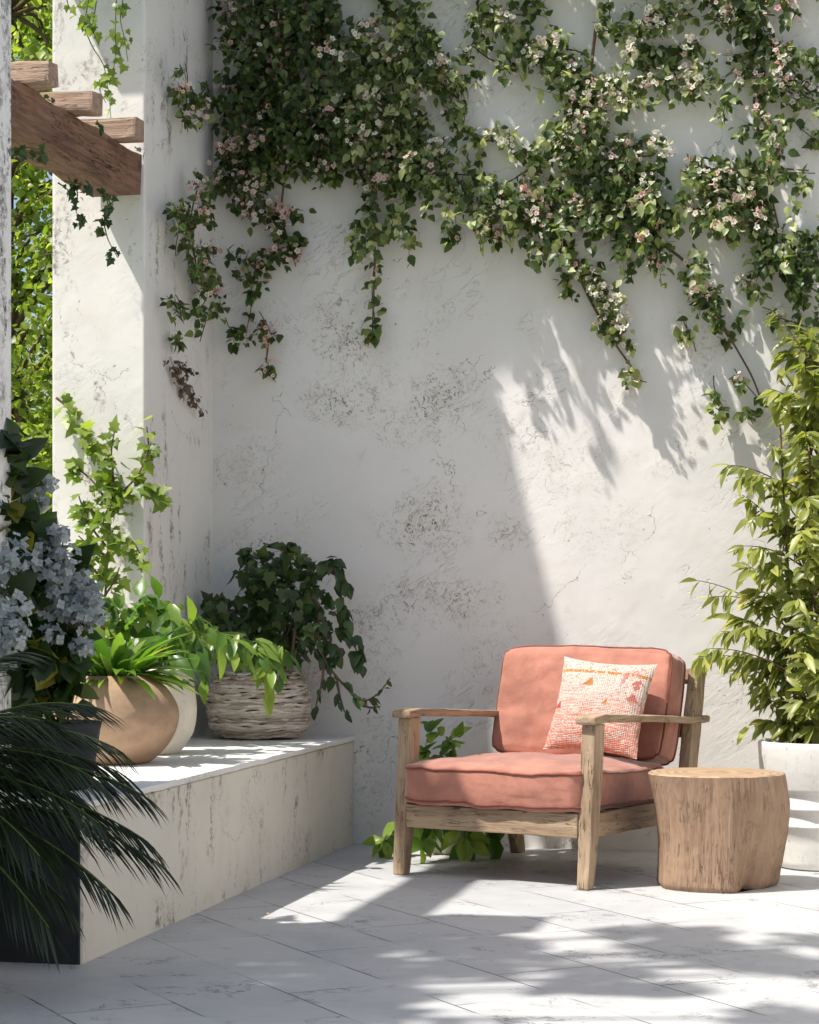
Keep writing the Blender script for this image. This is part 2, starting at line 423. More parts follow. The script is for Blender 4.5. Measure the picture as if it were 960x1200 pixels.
M['petal'] = petal('blossom_petal', [(0.0, (0.66, 0.32, 0.31)), (0.45, (0.74, 0.52, 0.46)), (0.7, (0.76, 0.70, 0.58)), (1.0, (0.80, 0.79, 0.66))])
M['bud'] = petal('blossom_bud', [(0.0, (0.55, 0.12, 0.16)), (0.6, (0.66, 0.24, 0.24)), (1.0, (0.55, 0.50, 0.16))], 0.2)
M['hpetal'] = petal('hydrangea_petal', [(0.0, (0.24, 0.29, 0.30)), (0.6, (0.40, 0.44, 0.44)), (1.0, (0.60, 0.62, 0.60))])
M['tan'] = None
# ------------------------------------------------------------------ leaf shapes
def leaf_tpl(rows, fold=0.15, curl=0.18, base=0.0, mat=0):
    V = [(0, base, 0)]; F = []
    for (t, w) in rows:
        z = -curl * t * t
        V += [(-w, t, z + fold * w), (0, t + 0.01, z), (w, t, z + fold * w)]
    V.append((0, 1.0, -curl)); n = len(rows)
    F += [((0, 2, 1), mat), ((0, 3, 2), mat)]
    for i in range(n - 1):
        a = 1 + 3 * i; b = a + 3
        F += [((a, a+1, b+1, b), mat), ((a+1, a+2, b+2, b+1), mat)]
    a = 1 + 3 * (n - 1); T = len(V) - 1
    F += [((a, a+1, T), mat), ((a+1, a+2, T), mat)]
    return np.array(V, float), F
T_OV = leaf_tpl([(0.12, 0.22), (0.4, 0.36), (0.72, 0.22)], 0.35, 0.2)
T_LAN = leaf_tpl([(0.15, 0.08), (0.45, 0.135), (0.75, 0.085)], 0.5, 0.28)
T_STR = leaf_tpl([(0.1, 0.035), (0.3, 0.065), (0.5, 0.075), (0.7, 0.06), (0.88, 0.03)], 0.5, 0.55)
T_BLADE = leaf_tpl([(0.1, 0.02), (0.4, 0.028), (0.75, 0.018)], 0.6, 0.22)
def ivy_tpl():
    pts = [(0, 0), (0.16, -0.10), (0.36, 0.02), (0.30, 0.22), (0.47, 0.42), (0.24, 0.50), (0.16, 0.68), (0, 1.0),
           (-0.16, 0.68), (-0.24, 0.50), (-0.47, 0.42), (-0.30, 0.22), (-0.36, 0.02), (-0.16, -0.10)]
    V = [(0, 0.36, 0)] + [(x, y, 0.16 * abs(x) - 0.16 * y * y) for x, y in pts]
    n = len(pts)
    return np.array(V, float), [((0, 1 + i, 1 + (i + 1) % n), 0) for i in range(n)]
T_IVY = ivy_tpl()
def flower_tpl():
    V = []; F = []
    for k in range(5):
        a = 2 * math.pi * k / 5; c, s = math.cos(a), math.sin(a)
        def P(r, w, z): return (r * c - w * s, r * s + w * c, z)
        b = len(V)
        V += [P(0.08, 0, 0.0), P(0.30, 0.22, 0.10), P(0.52, 0, 0.14), P(0.30, -0.22, 0.10)]
        F.append(((b, b+3, b+2, b+1), 0))
    b = len(V)
    V += [(0.10, 0, 0.05), (0, 0.10, 0.05), (-0.10, 0, 0.05), (0, -0.10, 0.05), (0, 0, 0.20)]
    F += [((b, b+1, b+4), 1), ((b+1, b+2, b+4), 1), ((b+2, b+3, b+4), 1), ((b+3, b, b+4), 1)]
    return np.array(V, float), F
T_FLO = flower_tpl()
def bud_tpl():
    V = [(0, -0.5, 0), (0.3, 0, 0), (0, 0, 0.3), (-0.3, 0, 0), (0, 0, -0.3), (0, 0.5, 0)]
    F = []
    for i in range(4):
        a, b = 1 + i, 1 + (i + 1) % 4
        F += [((0, b, a), 1), ((5, a, b), 1)]
    return np.array(V, float), F
T_BUD = bud_tpl()
def h4_tpl():
    V = []; F = []
    for k in range(4):
        a = math.pi / 2 * k; c, s = math.cos(a), math.sin(a)
        def P(r, w, z): return (r * c - w * s, r * s + w * c, z)
        b = len(V); V += [P(0.02, 0, 0), P(0.28, 0.25, 0.05), P(0.55, 0.0, 0.03), P(0.28, -0.25, 0.05)]
        F.append(((b, b+3, b+2, b+1), 0))
    return np.array(V, float), F
T_H4 = h4_tpl()
def unit(v): v = np.asarray(v, float); return v / (np.linalg.norm(v, axis=-1, keepdims=True) + 1e-9)

# ================================================================== SETTING
def sheet(name, x0, x1, y0, y1, z, mat, kind='structure'):
    b = Buf(); b.add([(x0, y0, z), (x1, y0, z), (x1, y1, z), (x0, y1, z)], [(0, 1, 2, 3)])
    return tag(b.build(name, mat, smooth=False), kind=kind)
sheet('ground', -150, 150, -150, 150, -0.03, M['lawn'])
sheet('paving', -3.4, 4.0, -5.0, WY + 0.1, 0.0, M['floor'])

def wall_prism(name, poly, x0, x1, mat, label, bev=0.012):
    """poly in (Y, z), pushed out from x0 to x1"""
    bm = bmesh.new()
    a = [bm.verts.new((x0, y, z)) for y, z in poly]; b = [bm.verts.new((x1, y, z)) for y, z in poly]
    bm.faces.new(a[::-1]); bm.faces.new(b); n = len(poly)
    for i in range(n): bm.faces.new((a[i], a[(i+1) % n], b[(i+1) % n], b[i]))
    bmesh.ops.recalc_face_normals(bm, faces=bm.faces)
    if bev: bmesh.ops.bevel(bm, geom=list(bm.edges), offset=bev, segments=3, profile=0.6, affect='EDGES')
    return tag(bm_obj(name, bm, mat), label, 'wall')
wall_prism('garden_wall', [(WY, -0.02), (WY + 0.32, -0.02), (WY + 0.32, 5.4), (WY, 5.4)], SX - 0.01, 2.2, M['wall'],
           'tall rough white plaster wall behind the armchair, flowering vine hanging over it')
wall_prism('wall_pier', [(7.86, -0.02), (WY + 0.315, -0.02), (WY + 0.315, 5.9), (8.35, 5.75), (8.2, 5.36), (7.73, 5.3), (7.70, 4.9), (7.86, 4.4), (7.66, 3.86), (7.66, 3.55), (7.86, 3.55)],  # unseen upper outline is shaped to shade the back wall
           SX - 0.385, SX, M['side'], 'white plastered pier with sunlit front where the red wooden beam ends')
wall_prism('wall_pier', [(5.46, -0.02), (5.79, -0.02), (5.79, 2.86), (5.46, 2.86)], -2.80, -2.476, M['mossy'],
           'moss-flecked white pier cut off by the left edge of the photo')
wall_prism('garden_wall', [(1.0, -0.02), (WY - 0.01, -0.02), (WY - 0.01, 3.2), (1.0, 3.2)], 1.7, 2.0, M['side'],  # added out of view as a bounce surface for bench and pier
           'unseen white wall added on the right to bounce sunlight into the courtyard')

bench = thing('masonry_bench', 'low cream plastered bench along the left with three pots standing on it', 'bench', (BX, 5.61, 0))
bm = prism_box((-3.75, 5.61, -0.01), (BX, WY - 0.003, BH - 0.018), 0.014, 3)
for v in bm.verts: v.co -= Vector(bench.location)
bm_obj('bench_body', bm, M['bench'], bench)
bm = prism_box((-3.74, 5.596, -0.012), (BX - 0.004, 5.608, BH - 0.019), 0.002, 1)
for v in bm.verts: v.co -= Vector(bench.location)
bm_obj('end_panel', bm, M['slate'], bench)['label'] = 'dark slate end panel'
bm = prism_box((-3.76, 5.594, BH - 0.017), (BX + 0.012, WY - 0.004, BH + 0.003), 0.006, 2, cuts=60, wob=0.0028)
for v in bm.verts: v.co -= Vector(bench.location)
bm_obj('bench_top', bm, M['top'], bench)

perg = thing('pergola', 'reddish timber pergola beam between the two piers carrying pale rafter ends', 'pergola', (-2.93, 6.6, 2.592))
def pbox(name, p0, p1, mat, par, **k):
    bm = prism_box(p0, p1, **k)
    for v in bm.verts: v.co -= Vector(par.location)
    return bm_obj(name, bm, mat, par, smooth=False)
pbox('beam', (-3.01, 5.0, 2.592), (-2.818, 7.846, 2.747), M['beamy'], perg, bev=0.007, cuts=60, wob=0.011)
for k, y in enumerate((7.60, 7.16, 6.74)):
    pbox('rafter', (-3.13, y - 0.05, 2.750), (-2.735, y + 0.05, 2.828), M['beamx'], perg, bev=0.010, cuts=10, wob=0.010, seed=k * 5 + 2)

# ================================================================== VINE GENERATOR
class Plant:
    def __init__(s): s.leaf = Buf(); s.stem = Buf(); s.flo = Buf()
    def leaves_on(s, pts, out, n, size, tpl=T_OV, droop=0.5, spread=0.7, wid=1.0, jit=0.012, rlo=0.0, rhi=1.0, up=0.55, normal_out=0.7):
        pts = np.asarray(pts, float); m = len(pts)
        t = rng.random(n) * (m - 1) * 0.999; i = t.astype(int); f = (t - i)[:, None]
        p = pts[i] * (1 - f) + pts[i + 1] * f
        tg = unit(pts[i + 1] - pts[i])
        out = np.asarray(out, float)
        d = tg * (1 - spread) + rng.normal(size=(n, 3)) * spread * 0.8 + np.array([0, 0, -droop]) + out * 0.25
        nn = out * normal_out + np.array([0, 0, up]) + rng.normal(size=(n, 3)) * 0.42
        p = p + rng.normal(size=(n, 3)) * jit
        sz = size * (0.6 + 0.65 * rng.random(n))
        r = rlo + (rhi - rlo) * rng.random(n)
        s.leaf.scatter(tpl, p, d, nn, sz, sz * wid, r)
    def blossoms(s, p, out, n=6, r=0.022, size=0.026, tint=0.5):
        k = n
        q = np.asarray(p)[None] + rng.normal(size=(k, 3)) * r * 0.7
        q += np.asarray(out)[None] * 0.01
        nd = np.asarray(out)[None] * 0.9 + rng.normal(size=(k, 3)) * 0.5 + np.array([-0.15, 0, 0.25])
        s.flo.scatter(T_FLO, q, rng.normal(size=(k, 3)), nd, size * (0.65 + 0.6 * rng.random(k)), None, np.clip(rng.normal(tint, 0.28, k), 0, 1))
        kb = max(1, k // 2)
        q = np.asarray(p)[None] + rng.normal(size=(kb, 3)) * r
        s.flo.scatter(T_BUD, q, rng.normal(size=(kb, 3)), rng.normal(size=(kb, 3)), size * 0.42 * (0.6 + 0.6 * rng.random(kb)), None, rng.random(kb))

# strokes in photo pixels: x1,y1,x2,y2, half-width, leaf density, blossom density, tone (pale clusters, plus sunlit brightness put into leaf and petal colour)
STK = [
 (300,-10,300,95,38,1.0,.5,.0),(345,-20,360,110,46,1.25,.45,.0),(282,95,340,140,30,1.1,.7,.0),(392,-20,385,60,12,.4,.2,.1),
 (215,75,222,140,11,.9,.9,.0),(226,108,262,122,14,1.0,.9,.0),(222,140,224,150,6,.6,.2,.1),
 (290,150,400,165,36,1.2,.55,.0),(268,170,305,190,24,1.0,.7,.0),(300,165,310,200,18,1.0,.5,.2),
 (232,222,226,320,20,1.0,.35,.0),(215,235,208,300,10,.7,.2,.0),(255,205,320,228,22,1.0,.7,.0),(280,238,345,248,14,.9,1.0,.0),(335,185,400,195,20,1.0,.7,.05),
 (330,255,345,300,12,.9,1.2,.0),(300,298,328,303,13,1.0,.5,.0),(270,300,315,318,10,.9,.7,.0),(298,315,294,345,10,.9,.3,.0),(345,285,345,312,6,.5,1.2,.1),
 (240,325,252,375,15,1.0,.5,.0),(205,345,214,372,9,1.0,.1,.0),(202,400,216,404,8,1.0,.0,.0),(240,375,236,400,6,.8,.0,.0),(262,372,278,392,9,1.0,.5,.0),
 (293,355,290,398,6,.8,.2,.0),(306,365,316,392,7,.8,1.3,.0),(312,420,314,430,5,.9,1.4,.0),
 (408,45,428,175,34,1.15,.5,.3),(462,15,470,180,36,1.15,.35,.35),(495,25,515,90,16,.9,.3,.35),(528,90,540,160,14,.9,.6,.3),(500,90,545,88,18,.9,.4,.3),
 (555,55,600,82,15,1.0,.4,.3),(556,15,625,18,18,1.0,.5,.4),(600,45,680,62,22,1.05,.5,.35),(640,85,700,104,24,1.05,.6,.35),(700,38,760,30,15,.8,.3,.5),(712,0,716,20,7,.7,.2,.4),
 (752,25,806,18,16,1.0,.4,.35),(620,0,640,10,8,.9,.2,.2),(690,110,825,92,22,1.0,.55,.35),(735,62,800,78,14,.9,.5,.35),(760,60,812,55,10,.8,.6,.3),(800,50,812,80,12,.9,.5,.2),
 (425,200,560,205,27,1.15,.5,.2),(560,165,600,165,14,1.0,.3,.3),(595,180,625,185,12,1.0,.4,.3),(562,232,640,236,28,1.15,.5,.1),(645,190,700,128,30,1.15,.5,.25),
 (660,232,762,242,28,1.15,.4,.05),(700,192,758,182,26,1.1,.5,.25),(758,195,768,255,17,1.0,.35,.0),(480,175,520,185,20,1.0,.9,.3),
 (436,215,440,262,9,.8,1.0,.05),(414,288,440,278,7,.9,.5,.0),(442,272,490,284,8,.9,.9,.05),(440,296,437,352,6,.6,1.2,.2),(437,350,440,408,7,.9,.5,.05),
 (565,255,590,288,9,.9,.5,.1),(522,262,530,276,7,.7,1.2,.1),(594,250,588,270,8,.8,1.2,.1),
 (625,262,640,308,9,.7,1.2,.1),(650,250,672,318,12,1.0,.4,.1),(684,305,704,345,13,.9,1.5,.3),(700,345,725,372,15,.9,1.9,.35),(712,378,736,408,13,.8,1.5,.3),(735,440,756,448,7,.7,2.2,.3),(664,330,672,352,5,.8,.2,.1),
 (690,225,696,270,8,.8,.6,.1),(722,284,728,300,8,.7,1.8,.3),(732,300,740,328,7,.8,1.0,.15),(722,345,724,360,5,.3,2.0,.5),
 (718,222,770,246,24,1.1,.4,.05),(745,250,770,296,16,1.0,.5,.05),(782,235,800,262,10,.8,.7,.2),(808,245,868,262,17,1.0,.8,.3),(835,222,862,232,14,.9,.3,.0),
 (812,320,858,395,15,1.05,.3,.05),(820,340,836,355,12,.9,.9,.25),(802,372,814,412,8,.7,1.4,.35),(836,440,846,478,9,.5,.5,.5),(862,432,892,474,6,.8,.8,.15),(838,478,846,484,7,.7,.0,.4),(874,478,880,490,4,.7,.2,.3),
 (878,225,900,292,19,1.05,.6,.2),(908,300,965,352,24,1.15,.4,.0),(878,330,905,350,11,.8,1.0,.3),(896,360,912,368,9,.7,1.3,.4),(915,372,965,392,12,1.0,.3,.6),(946,285,968,300,14,1.1,.3,.0),
 (838,5,905,18,26,1.15,.3,.0),(880,40,928,70,17,1.05,.4,.15),(860,70,912,100,16,1.0,.8,.2),(885,110,908,168,11,.9,1.0,.1),(922,60,965,72,14,.9,.6,.4),(920,96,965,130,20,1.0,.8,.2),(920,0,925,15,5,.8,.2,.3),(870,148,874,154,6,.9,0,.1),(930,140,962,170,8,.7,.5,.2),
 (800,205,868,222,17,1.0,.7,.25),(862,200,955,203,12,1.0,.3,.2),(868,222,888,245,14,1.0,.7,.1),(812,188,830,196,10,.9,1.0,.4),(900,270,905,300,10,.8,.8,.2),
 # above the picture
 (240,-60,980,-50,38,1.0,.4,.2),(300,-110,980,-100,34,.8,.3,.2),
]
fv = Plant()
OUTW = np.array([0, -1.0, 0]); OUTS = np.array([1.0, 0, 0])
def vine_pt(px, py, off):
    if px < 250: return at(px, py, X=SX + off), OUTS
    p = at(px, py, Y=WY - off)
    return p, OUTW
for (x1, y1, x2, y2, r, dens, bd, tone) in STK:
    L = math.hypot(x2 - x1, y2 - y1); area = 2 * r * L + math.pi * r * r
    # a stem that runs along the stroke
    n = max(3, int(L / 14) + 2); sp_ = []
    ph = random.random() * 6
    for i in range(n):
        f = i / (n - 1); px = x1 + (x2 - x1) * f + math.sin(ph + f * 4) * min(r * 0.3, 8); py = y1 + (y2 - y1) * f
        p, o = vine_pt(px, py, 0.02 + 0.03 * (0.5 + 0.5 * math.sin(ph + f * 5))); sp_.append(p)
    if not (min(x1, x2) < 250 < max(x1, x2)):
        fv.stem.tube(sp_, 0.0035 if r > 12 else 0.0022, 5)
    ntw = max(2, int(area * dens / 185))
    thick = 0.03 + 0.0028 * r
    for k in range(ntw):
        f = random.random(); a = random.random() * 2 * math.pi; q = r * math.sqrt(random.random())
        cx = x1 + (x2 - x1) * f + math.cos(a) * q; cy = y1 + (y2 - y1) * f + math.sin(a) * q
        ln = min(34, 10 + r * 0.8) * (0.5 + 0.8 * random.random()); an = random.gauss(math.pi / 2, 0.9)
        off = 0.015 + thick * 1.25 * random.random() * (1.2 if q < r * 0.6 else 0.8)
        P4 = []; side = cx < 250
        for i in range(4):
            u = i / 3
            ppx = cx + math.cos(an) * ln * (u - 0.4); ppy = cy + math.sin(an) * ln * (u - 0.4)
            ppx = min(ppx, 249) if side else max(ppx, 251)
            p, o = vine_pt(ppx, ppy, off + 0.035 * u)
            P4.append(p)
        fv.stem.tube(P4, 0.0013, 3, cap=False)
        nl = random.randint(6, 9)
        lo = tone * 0.9; fv.leaves_on(P4, o, nl, 0.042, droop=0.35, rlo=lo * 0.4, rhi=min(1, 0.72 + lo * 1.2), up=0.5)
        if random.random() < bd * 0.34:
            p, o = vine_pt(cx, cy, off + 0.05)
            fv.blossoms(p, o, random.randint(3, 12), 0.028, 0.025, 0.50 + tone * 1.1)
# long bare shoots running between the clumps
for path in ([(640,235),(665,290),(690,345),(715,395),(740,432),(752,446)], [(770,280),(800,305),(815,325),(850,385),(880,440),(895,478)],
             [(440,250),(441,300),(438,400)], [(310,375),(316,400),(312,425)], [(800,210),(840,200),(900,196),(950,200)], [(700,30),(690,110),(650,180),(560,235)],
             [(350,20),(340,150),(330,250),(345,310)], [(460,10),(470,120),(440,220)], [(900,60),(880,120),(905,240),(930,330)]):
    pts = [vine_pt(x + random.uniform(-2, 2), y, 0.035 + 0.02 * math.sin(x))[0] for x, y in path]
    pts = np.array(pts); tt = np.linspace(0, len(pts) - 1, len(pts) * 5)
    sm = np.stack([np.interp(tt, np.arange(len(pts)), pts[:, i]) for i in range(3)], 1)
    sm[1:-1] = (sm[:-2] + sm[1:-1] * 2 + sm[2:]) / 4
    fv.stem.tube(sm, np.linspace(0.0075, 0.003, len(sm)), 6)
# leafy shoots that arch out from the wall above the picture and throw streaked shade down it
x = -3.0
while x < 0.9:
    ln = random.uniform(0.3, 0.75)
    z0 = random.uniform(3.68, 3.95); pts = []
    dx = random.uniform(-0.05, 0.05)
    for i in range(8):
        u = i / 7; pts.append((x + dx * u + 0.02 * math.sin(5 * u + x * 9), WY - 0.03 - ln * u, z0 + 0.16 * math.sin(u * 2.4) - 0.10 * u * u))
    fv.stem.tube(pts, np.linspace(0.006, 0.002, 8), 5)
    fv.leaves_on(pts, OUTW, int(70 * ln), 0.055, droop=0.3, up=1.0, jit=0.022)
    x += random.uniform(0.2, 0.5)
# sprays on the lower fringe that stand well off the wall
for k in range(44):
    f = k / 43; ax = 400 + 560 * f + random.uniform(-20, 20)
    ay = random.choice([120, 190, 235, 255]) + 50 * f * random.random() + random.uniform(-25, 25)
    if 545 < ax < 655 and ay < 165: continue
    reach = random.uniform(0.12, 0.32); pts = []; side = random.uniform(-18, 18); dn = random.uniform(15, 60)
    for i in range(7):
        u = i / 6; q = at(ax + side * u, ay + dn * u * u - 12 * math.sin(u * 3), Y=WY - 0.03 - reach * u ** 0.8); pts.append(tuple(q))
    fv.stem.tube(pts, np.linspace(0.003, 0.0012, 7), 4)
    fv.leaves_on(pts, OUTW, int(18 + 60 * reach), 0.042, droop=0.4, up=0.5, jit=0.016, rlo=0.1, rhi=1.0)
    if random.random() < 0.35: fv.blossoms(np.array(pts[-2]), OUTW, random.randint(3, 8), 0.024, 0.026, 0.6)
vine = thing('climbing_vine', 'big flowering vine with pink and white blossoms spreading across the white wall', 'vine', (-1.3, WY - 0.05, 3.0))
fv.stem.build('stem', M['twig'], vine)
fv.leaf.build('foliage', M['vine'], vine)
fv.flo.build('blossom', [M['petal'], M['bud']], vine)

dr = Plant()
for (a, b, c, d, n) in ((200, 418, 212, 450, 18), (212, 425, 226, 440, 14), (215, 450, 226, 470, 16), (222, 465, 240, 485, 12), (206, 430, 222, 462, 12)):
    pts = [vine_pt(a + (c - a) * u + random.uniform(-2, 2), b + (d - b) * u, 0.02 + 0.02 * u)[0] for u in (0, .33, .66, 1)]
    dr.stem.tube(pts, 0.0016, 4); dr.leaves_on(pts, OUTS, n * 2, 0.026, droop=0.4)
dv = thing('dry_vine_shoot', 'withered brown shoot hanging on the shaded pier side below the flowering vine', 'vine', tuple(at(215, 450, X=SX + 0.02)))
dr.stem.build('stem', M['twig'], dv); dr.leaf.build('foliage', M['dry'], dv)

# ------------------------------------------------------------------ hanging shoots at the pergola
def shoot_plant(name, label, cat, loc, paths, mk, size, n_per, tpl=T_IVY, out=(0.2, -1, 0), droop=0.5, stemm='gstem', r0=0.0022, mats=None, flo=0, up=0.55, spread=.7, wid=1.0, split=False):
    P = Plant(); strands = []
    for pth in paths:
        pts = np.array(pth); k = len(pts); tt = np.linspace(0, k - 1, k * 4)
        sm = np.stack([np.interp(tt, np.arange(k), pts[:, i]) for i in range(3)], 1)
        for _ in range(2): sm[1:-1] = (sm[:-2] + sm[1:-1] * 2 + sm[2:]) / 4
        if split:
            sb = Buf(); sb.tube(sm, np.linspace(r0 * 1.4, r0 * 0.6, len(sm)), 5); strands.append(sb)
        else: P.stem.tube(sm, np.linspace(r0 * 1.4, r0 * 0.6, len(sm)), 5)
        L = np.linalg.norm(np.diff(sm, axis=0), axis=1).sum()
        P.leaves_on(sm, out, max(2, int(L * n_per)), size, tpl, droop=droop, jit=size * 0.25, up=up, spread=spread, wid=wid)
        if flo:
            for q in sm[::max(1, int(len(sm) / flo))]: P.blossoms(q, out, 3, 0.015, 0.02, 0.3)
    o = thing(name, label, cat, loc)
    if split:
        for sb in strands: sb.build('strand', M[stemm], o)
    else: P.stem.build('stem', M[stemm], o)
    P.leaf.build('foliage', M[mk], o)
    if flo: P.flo.build('blossom', [M['petal'], M['bud']], o)
    return o
def pp(lst, **k): return [tuple(at(x, y, **k)) for x, y in lst]
shoot_plant('hanging_ivy', 'light green ivy strands hanging down in front of the sunlit pier top', 'ivy', tuple(at(120, -10, Y=7.6)),
    [pp([(105,-40),(104,0),(98,30),(108,55),(122,75),(128,110),(130,138)], Y=7.62), pp([(118,-40),(112,10),(108,30),(112,45)], Y=7.6),
     pp([(138,-40),(136,10),(135,40),(136,60),(132,90)], Y=7.66), pp([(150,-30),(140,20),(146,45),(150,72)], Y=7.68), pp([(80,-30),(78,0),(83,14)], Y=7.55), pp([(122,90),(116,105),(124,120)], Y=7.6)],
    'lime', 0.042, 42)
shoot_plant('beam_ivy', 'dark ivy clinging under the reddish pergola beam, strands dangling from it', 'ivy', tuple(at(100, 200, Y=7.1)),
    [pp([(12,176),(30,172),(52,176)], Y=6.62), pp([(15,182),(40,178),(55,181)], Y=6.66), pp([(80,208),(92,225),(88,245),(96,264)], Y=7.15), pp([(75,212),(98,216),(104,225)], Y=7.2),
     pp([(122,222),(128,245),(124,262)], Y=7.45), pp([(118,225),(133,235),(130,250)], Y=7.5), pp([(122,262),(126,280),(138,302)], Y=7.5), pp([(68,214),(80,222),(82,232)], Y=7.1),
     pp([(56,116),(64,121)], Y=6.95), pp([(112,145),(122,150)], Y=7.4), pp([(158,172),(165,178)], Y=7.7)],
    'ivy', 0.034, 85, split=True)
# young climber at the foot of the sunlit pier
C0 = [(128, 650), (130, 620), (133, 590)]
shoot_plant('climbing_shrub', 'young lime-green climber spreading up the foot of the sunlit pier', 'climber', (-2.98, 7.72, BH),
    [pp([(120,800),(122,720),(126,650),(130,600),(128,560),(118,540),(108,520),(100,508)], Y=7.76), pp([(128,600),(118,575),(105,560),(90,548),(84,545)], Y=7.74), pp([(130,590),(133,560),(130,530),(134,505)], Y=7.74),
     pp([(132,600),(145,575),(160,560),(168,545),(176,520)], Y=7.76), pp([(140,590),(160,570),(175,570),(186,578),(190,592)], Y=7.72), pp([(126,620),(110,600),(95,590),(92,580)], Y=7.72),
     pp([(124,640),(108,620),(100,600),(92,612)], Y=7.7), pp([(125,650),(140,630),(155,632),(165,650),(172,665)], Y=7.72), pp([(122,650),(105,640),(92,628)], Y=7.72),
     pp([(120,680),(108,665),(100,655),(112,650)], Y=7.7), pp([(122,700),(135,680),(140,665)], Y=7.72), pp([(118,720),(100,700),(95,680)], Y=7.7),
     pp([(66,466),(76,474),(86,486),(92,492)], Y=7.82), pp([(178,540),(174,520),(172,500)], Y=7.84), pp([(120,740),(112,715),(128,700)], Y=7.7)],
    'lime', 0.058, 95, T_IVY, out=(0.1, -1, 0.2), stemm='twig', r0=0.004)

# ================================================================== POTS ON THE BENCH
def pot_mat(name, col, var=0.12, rough=0.55, crackle=0.0):
    t = NT(name); c = t.obj()
    cc = t.mix(t.step(t.noise(t.map(c, scale=(1, 1, 1.6)), 5, 5, 0.6), 0.3, 0.7), tuple(x * (1 - var) for x in col), tuple(min(1, x * (1 + var)) for x in col))
    cc = t.mix(t.math('MULTIPLY', t.step(t.noise(c, 26, 5, 0.7), 0.52, 0.72), 0.35), cc, tuple(x * 0.66 for x in col))
    if crackle:
        k = t.math('MULTIPLY', t.step(t.noise(t.map(c, scale=(3, 3, 0.8)), 14, 4, 0.7), 0.60, 0.70), crackle)
        cc = t.mix(k, cc, (0.25, 0.22, 0.17))
    return t.done(t.bsdf(Base_Color=cc, Roughness=rough, Normal=t.bump(t.math('ADD', t.noise(c, 8, 4), t.math('MULTIPLY', t.noise(c, 60, 4), 0.25)), 0.4, 0.006), Specular_IOR_Level=0.35))
M['tan'] = pot_mat('tan_clay', (0.36, 0.24, 0.155), 0.26, 0.75)
M['white_pot'] = pot_mat('cream_glaze', (0.72, 0.66, 0.56), 0.08, 0.5)
M['white_cer'] = pot_mat('white_ceramic', (0.72, 0.70, 0.65), 0.04, 0.5, 0.5)
M['cream_pot'] = pot_mat('pale_clay', (0.60, 0.58, 0.42), 0.1, 0.6)

def profile(pts, n=6):
    pts = np.array(pts, float); tt = np.linspace(0, len(pts) - 1, (len(pts) - 1) * n + 1)
    out = []
    for t in tt:
        i = min(int(t), len(pts) - 2); f = t - i
        p0 = pts[max(i-1, 0)]; p1 = pts[i]; p2 = pts[i+1]; p3 = pts[min(i+2, len(pts)-1)]
        out.append(0.5 * ((2*p1) + (-p0+p2)*f + (2*p0-5*p1+4*p2-p3)*f*f + (-p0+3*p1-3*p2+p3)*f**3))
    return [tuple(o) for o in out]
def pot(name, label, loc, prof, mat, wob=0.0, soil=None, n=64):
    o = thing(name, label, 'pot', loc)
    sd = random.random() * 20
    fn = lambda r, z, a: r * (1 + wob * noise.noise(Vector((math.cos(a) * 1.3 + sd, math.sin(a) * 1.3, z * 5))))
    lathe(prof, n, fn).build('vessel', mat, o, local=True)
    if soil:
        lathe([(soil[0], soil[1] - 0.02), (soil[0], soil[1] - 0.004), (soil[0] * 0.6, soil[1] + 0.006), (0.004, soil[1] + 0.012)], 32, lambda r, z, a: r * (1 + 0.01 * math.sin(5 * a))).build('soil', M['soil'], o, local=True)
    return o
tp = (-2.62, 7.02, BH + 0.0035)
pot('clay_pot', 'round tan clay pot, nearest of the pots on the bench, holding strappy green leaves', tp,
    profile([(0.105, 0.0), (0.135, 0.015), (0.190, 0.075), (0.220, 0.145), (0.218, 0.200), (0.180, 0.262), (0.125, 0.300)], 6) + [(0.118, 0.306), (0.112, 0.306), (0.112, 0.296), (0.13, 0.27)], M['tan'], 0.05, (0.125, 0.28))
wp = (-2.645, 7.50, BH + 0.0035)
pot('glazed_pot', 'cream glazed pot half hidden behind the round tan clay pot', wp,
    profile([(0.075, 0.0), (0.10, 0.01), (0.145, 0.08), (0.157, 0.16), (0.15, 0.24), (0.135, 0.30)], 6) + [(0.135, 0.315), (0.126, 0.316), (0.122, 0.29), (0.13, 0.26)], M['white_pot'], 0.015, (0.127, 0.285))
# woven basket
bk = (-2.525, 8.45, BH + 0.0035)
ob = thing('woven_basket', 'squat basket of rough grey-brown woven reeds on the bench corner', 'basket', bk)
def bprof(u):   # u 0..1 -> r, z
    z = 0.012 + 0.265 * u
    r = 0.168 + 0.042 * math.sin(math.pi * min(1, (u * 0.92 + 0.10))) ** 0.8 - (0.02 * max(0, u - 0.85) / 0.15) - 0.03 * max(0, 0.12 - u) / 0.12
    return r, z
bb = Buf()
nr = 24
for i in range(nr):
    for part in range(2):
        u0 = (i + 0.5 * part) / nr; sd = random.random() * 50; n = 90
        a0 = random.random() * 6.28
        pts = []; rs = []
        for j in range(n):
            a = a0 + 2 * math.pi * j / n
            w = noise.noise(Vector((math.cos(a) * 2.2 + sd, math.sin(a) * 2.2, i))) * 0.045 + noise.noise(Vector((math.cos(a) * 6 + sd, math.sin(a) * 6, i))) * 0.016
            u = min(1, max(0, u0 + w)); r, z = bprof(u)
            bul = noise.noise(Vector((math.cos(a) * 4, math.sin(a) * 4 + sd, 3.3))) * 0.009
            pts.append((r * math.cos(a) + bul * math.cos(a), r * math.sin(a) + bul * math.sin(a), z)); rs.append(0.0056 + 0.0030 * noise.noise(Vector((a * 3, sd, 0))))
        bb.tube(pts, np.array(rs), 6, rnd=random.random(), closed=True)
t = NT('reed'); r_ = t.N('Attribute', attribute_name='rnd').outputs['Fac']; c = t.obj()
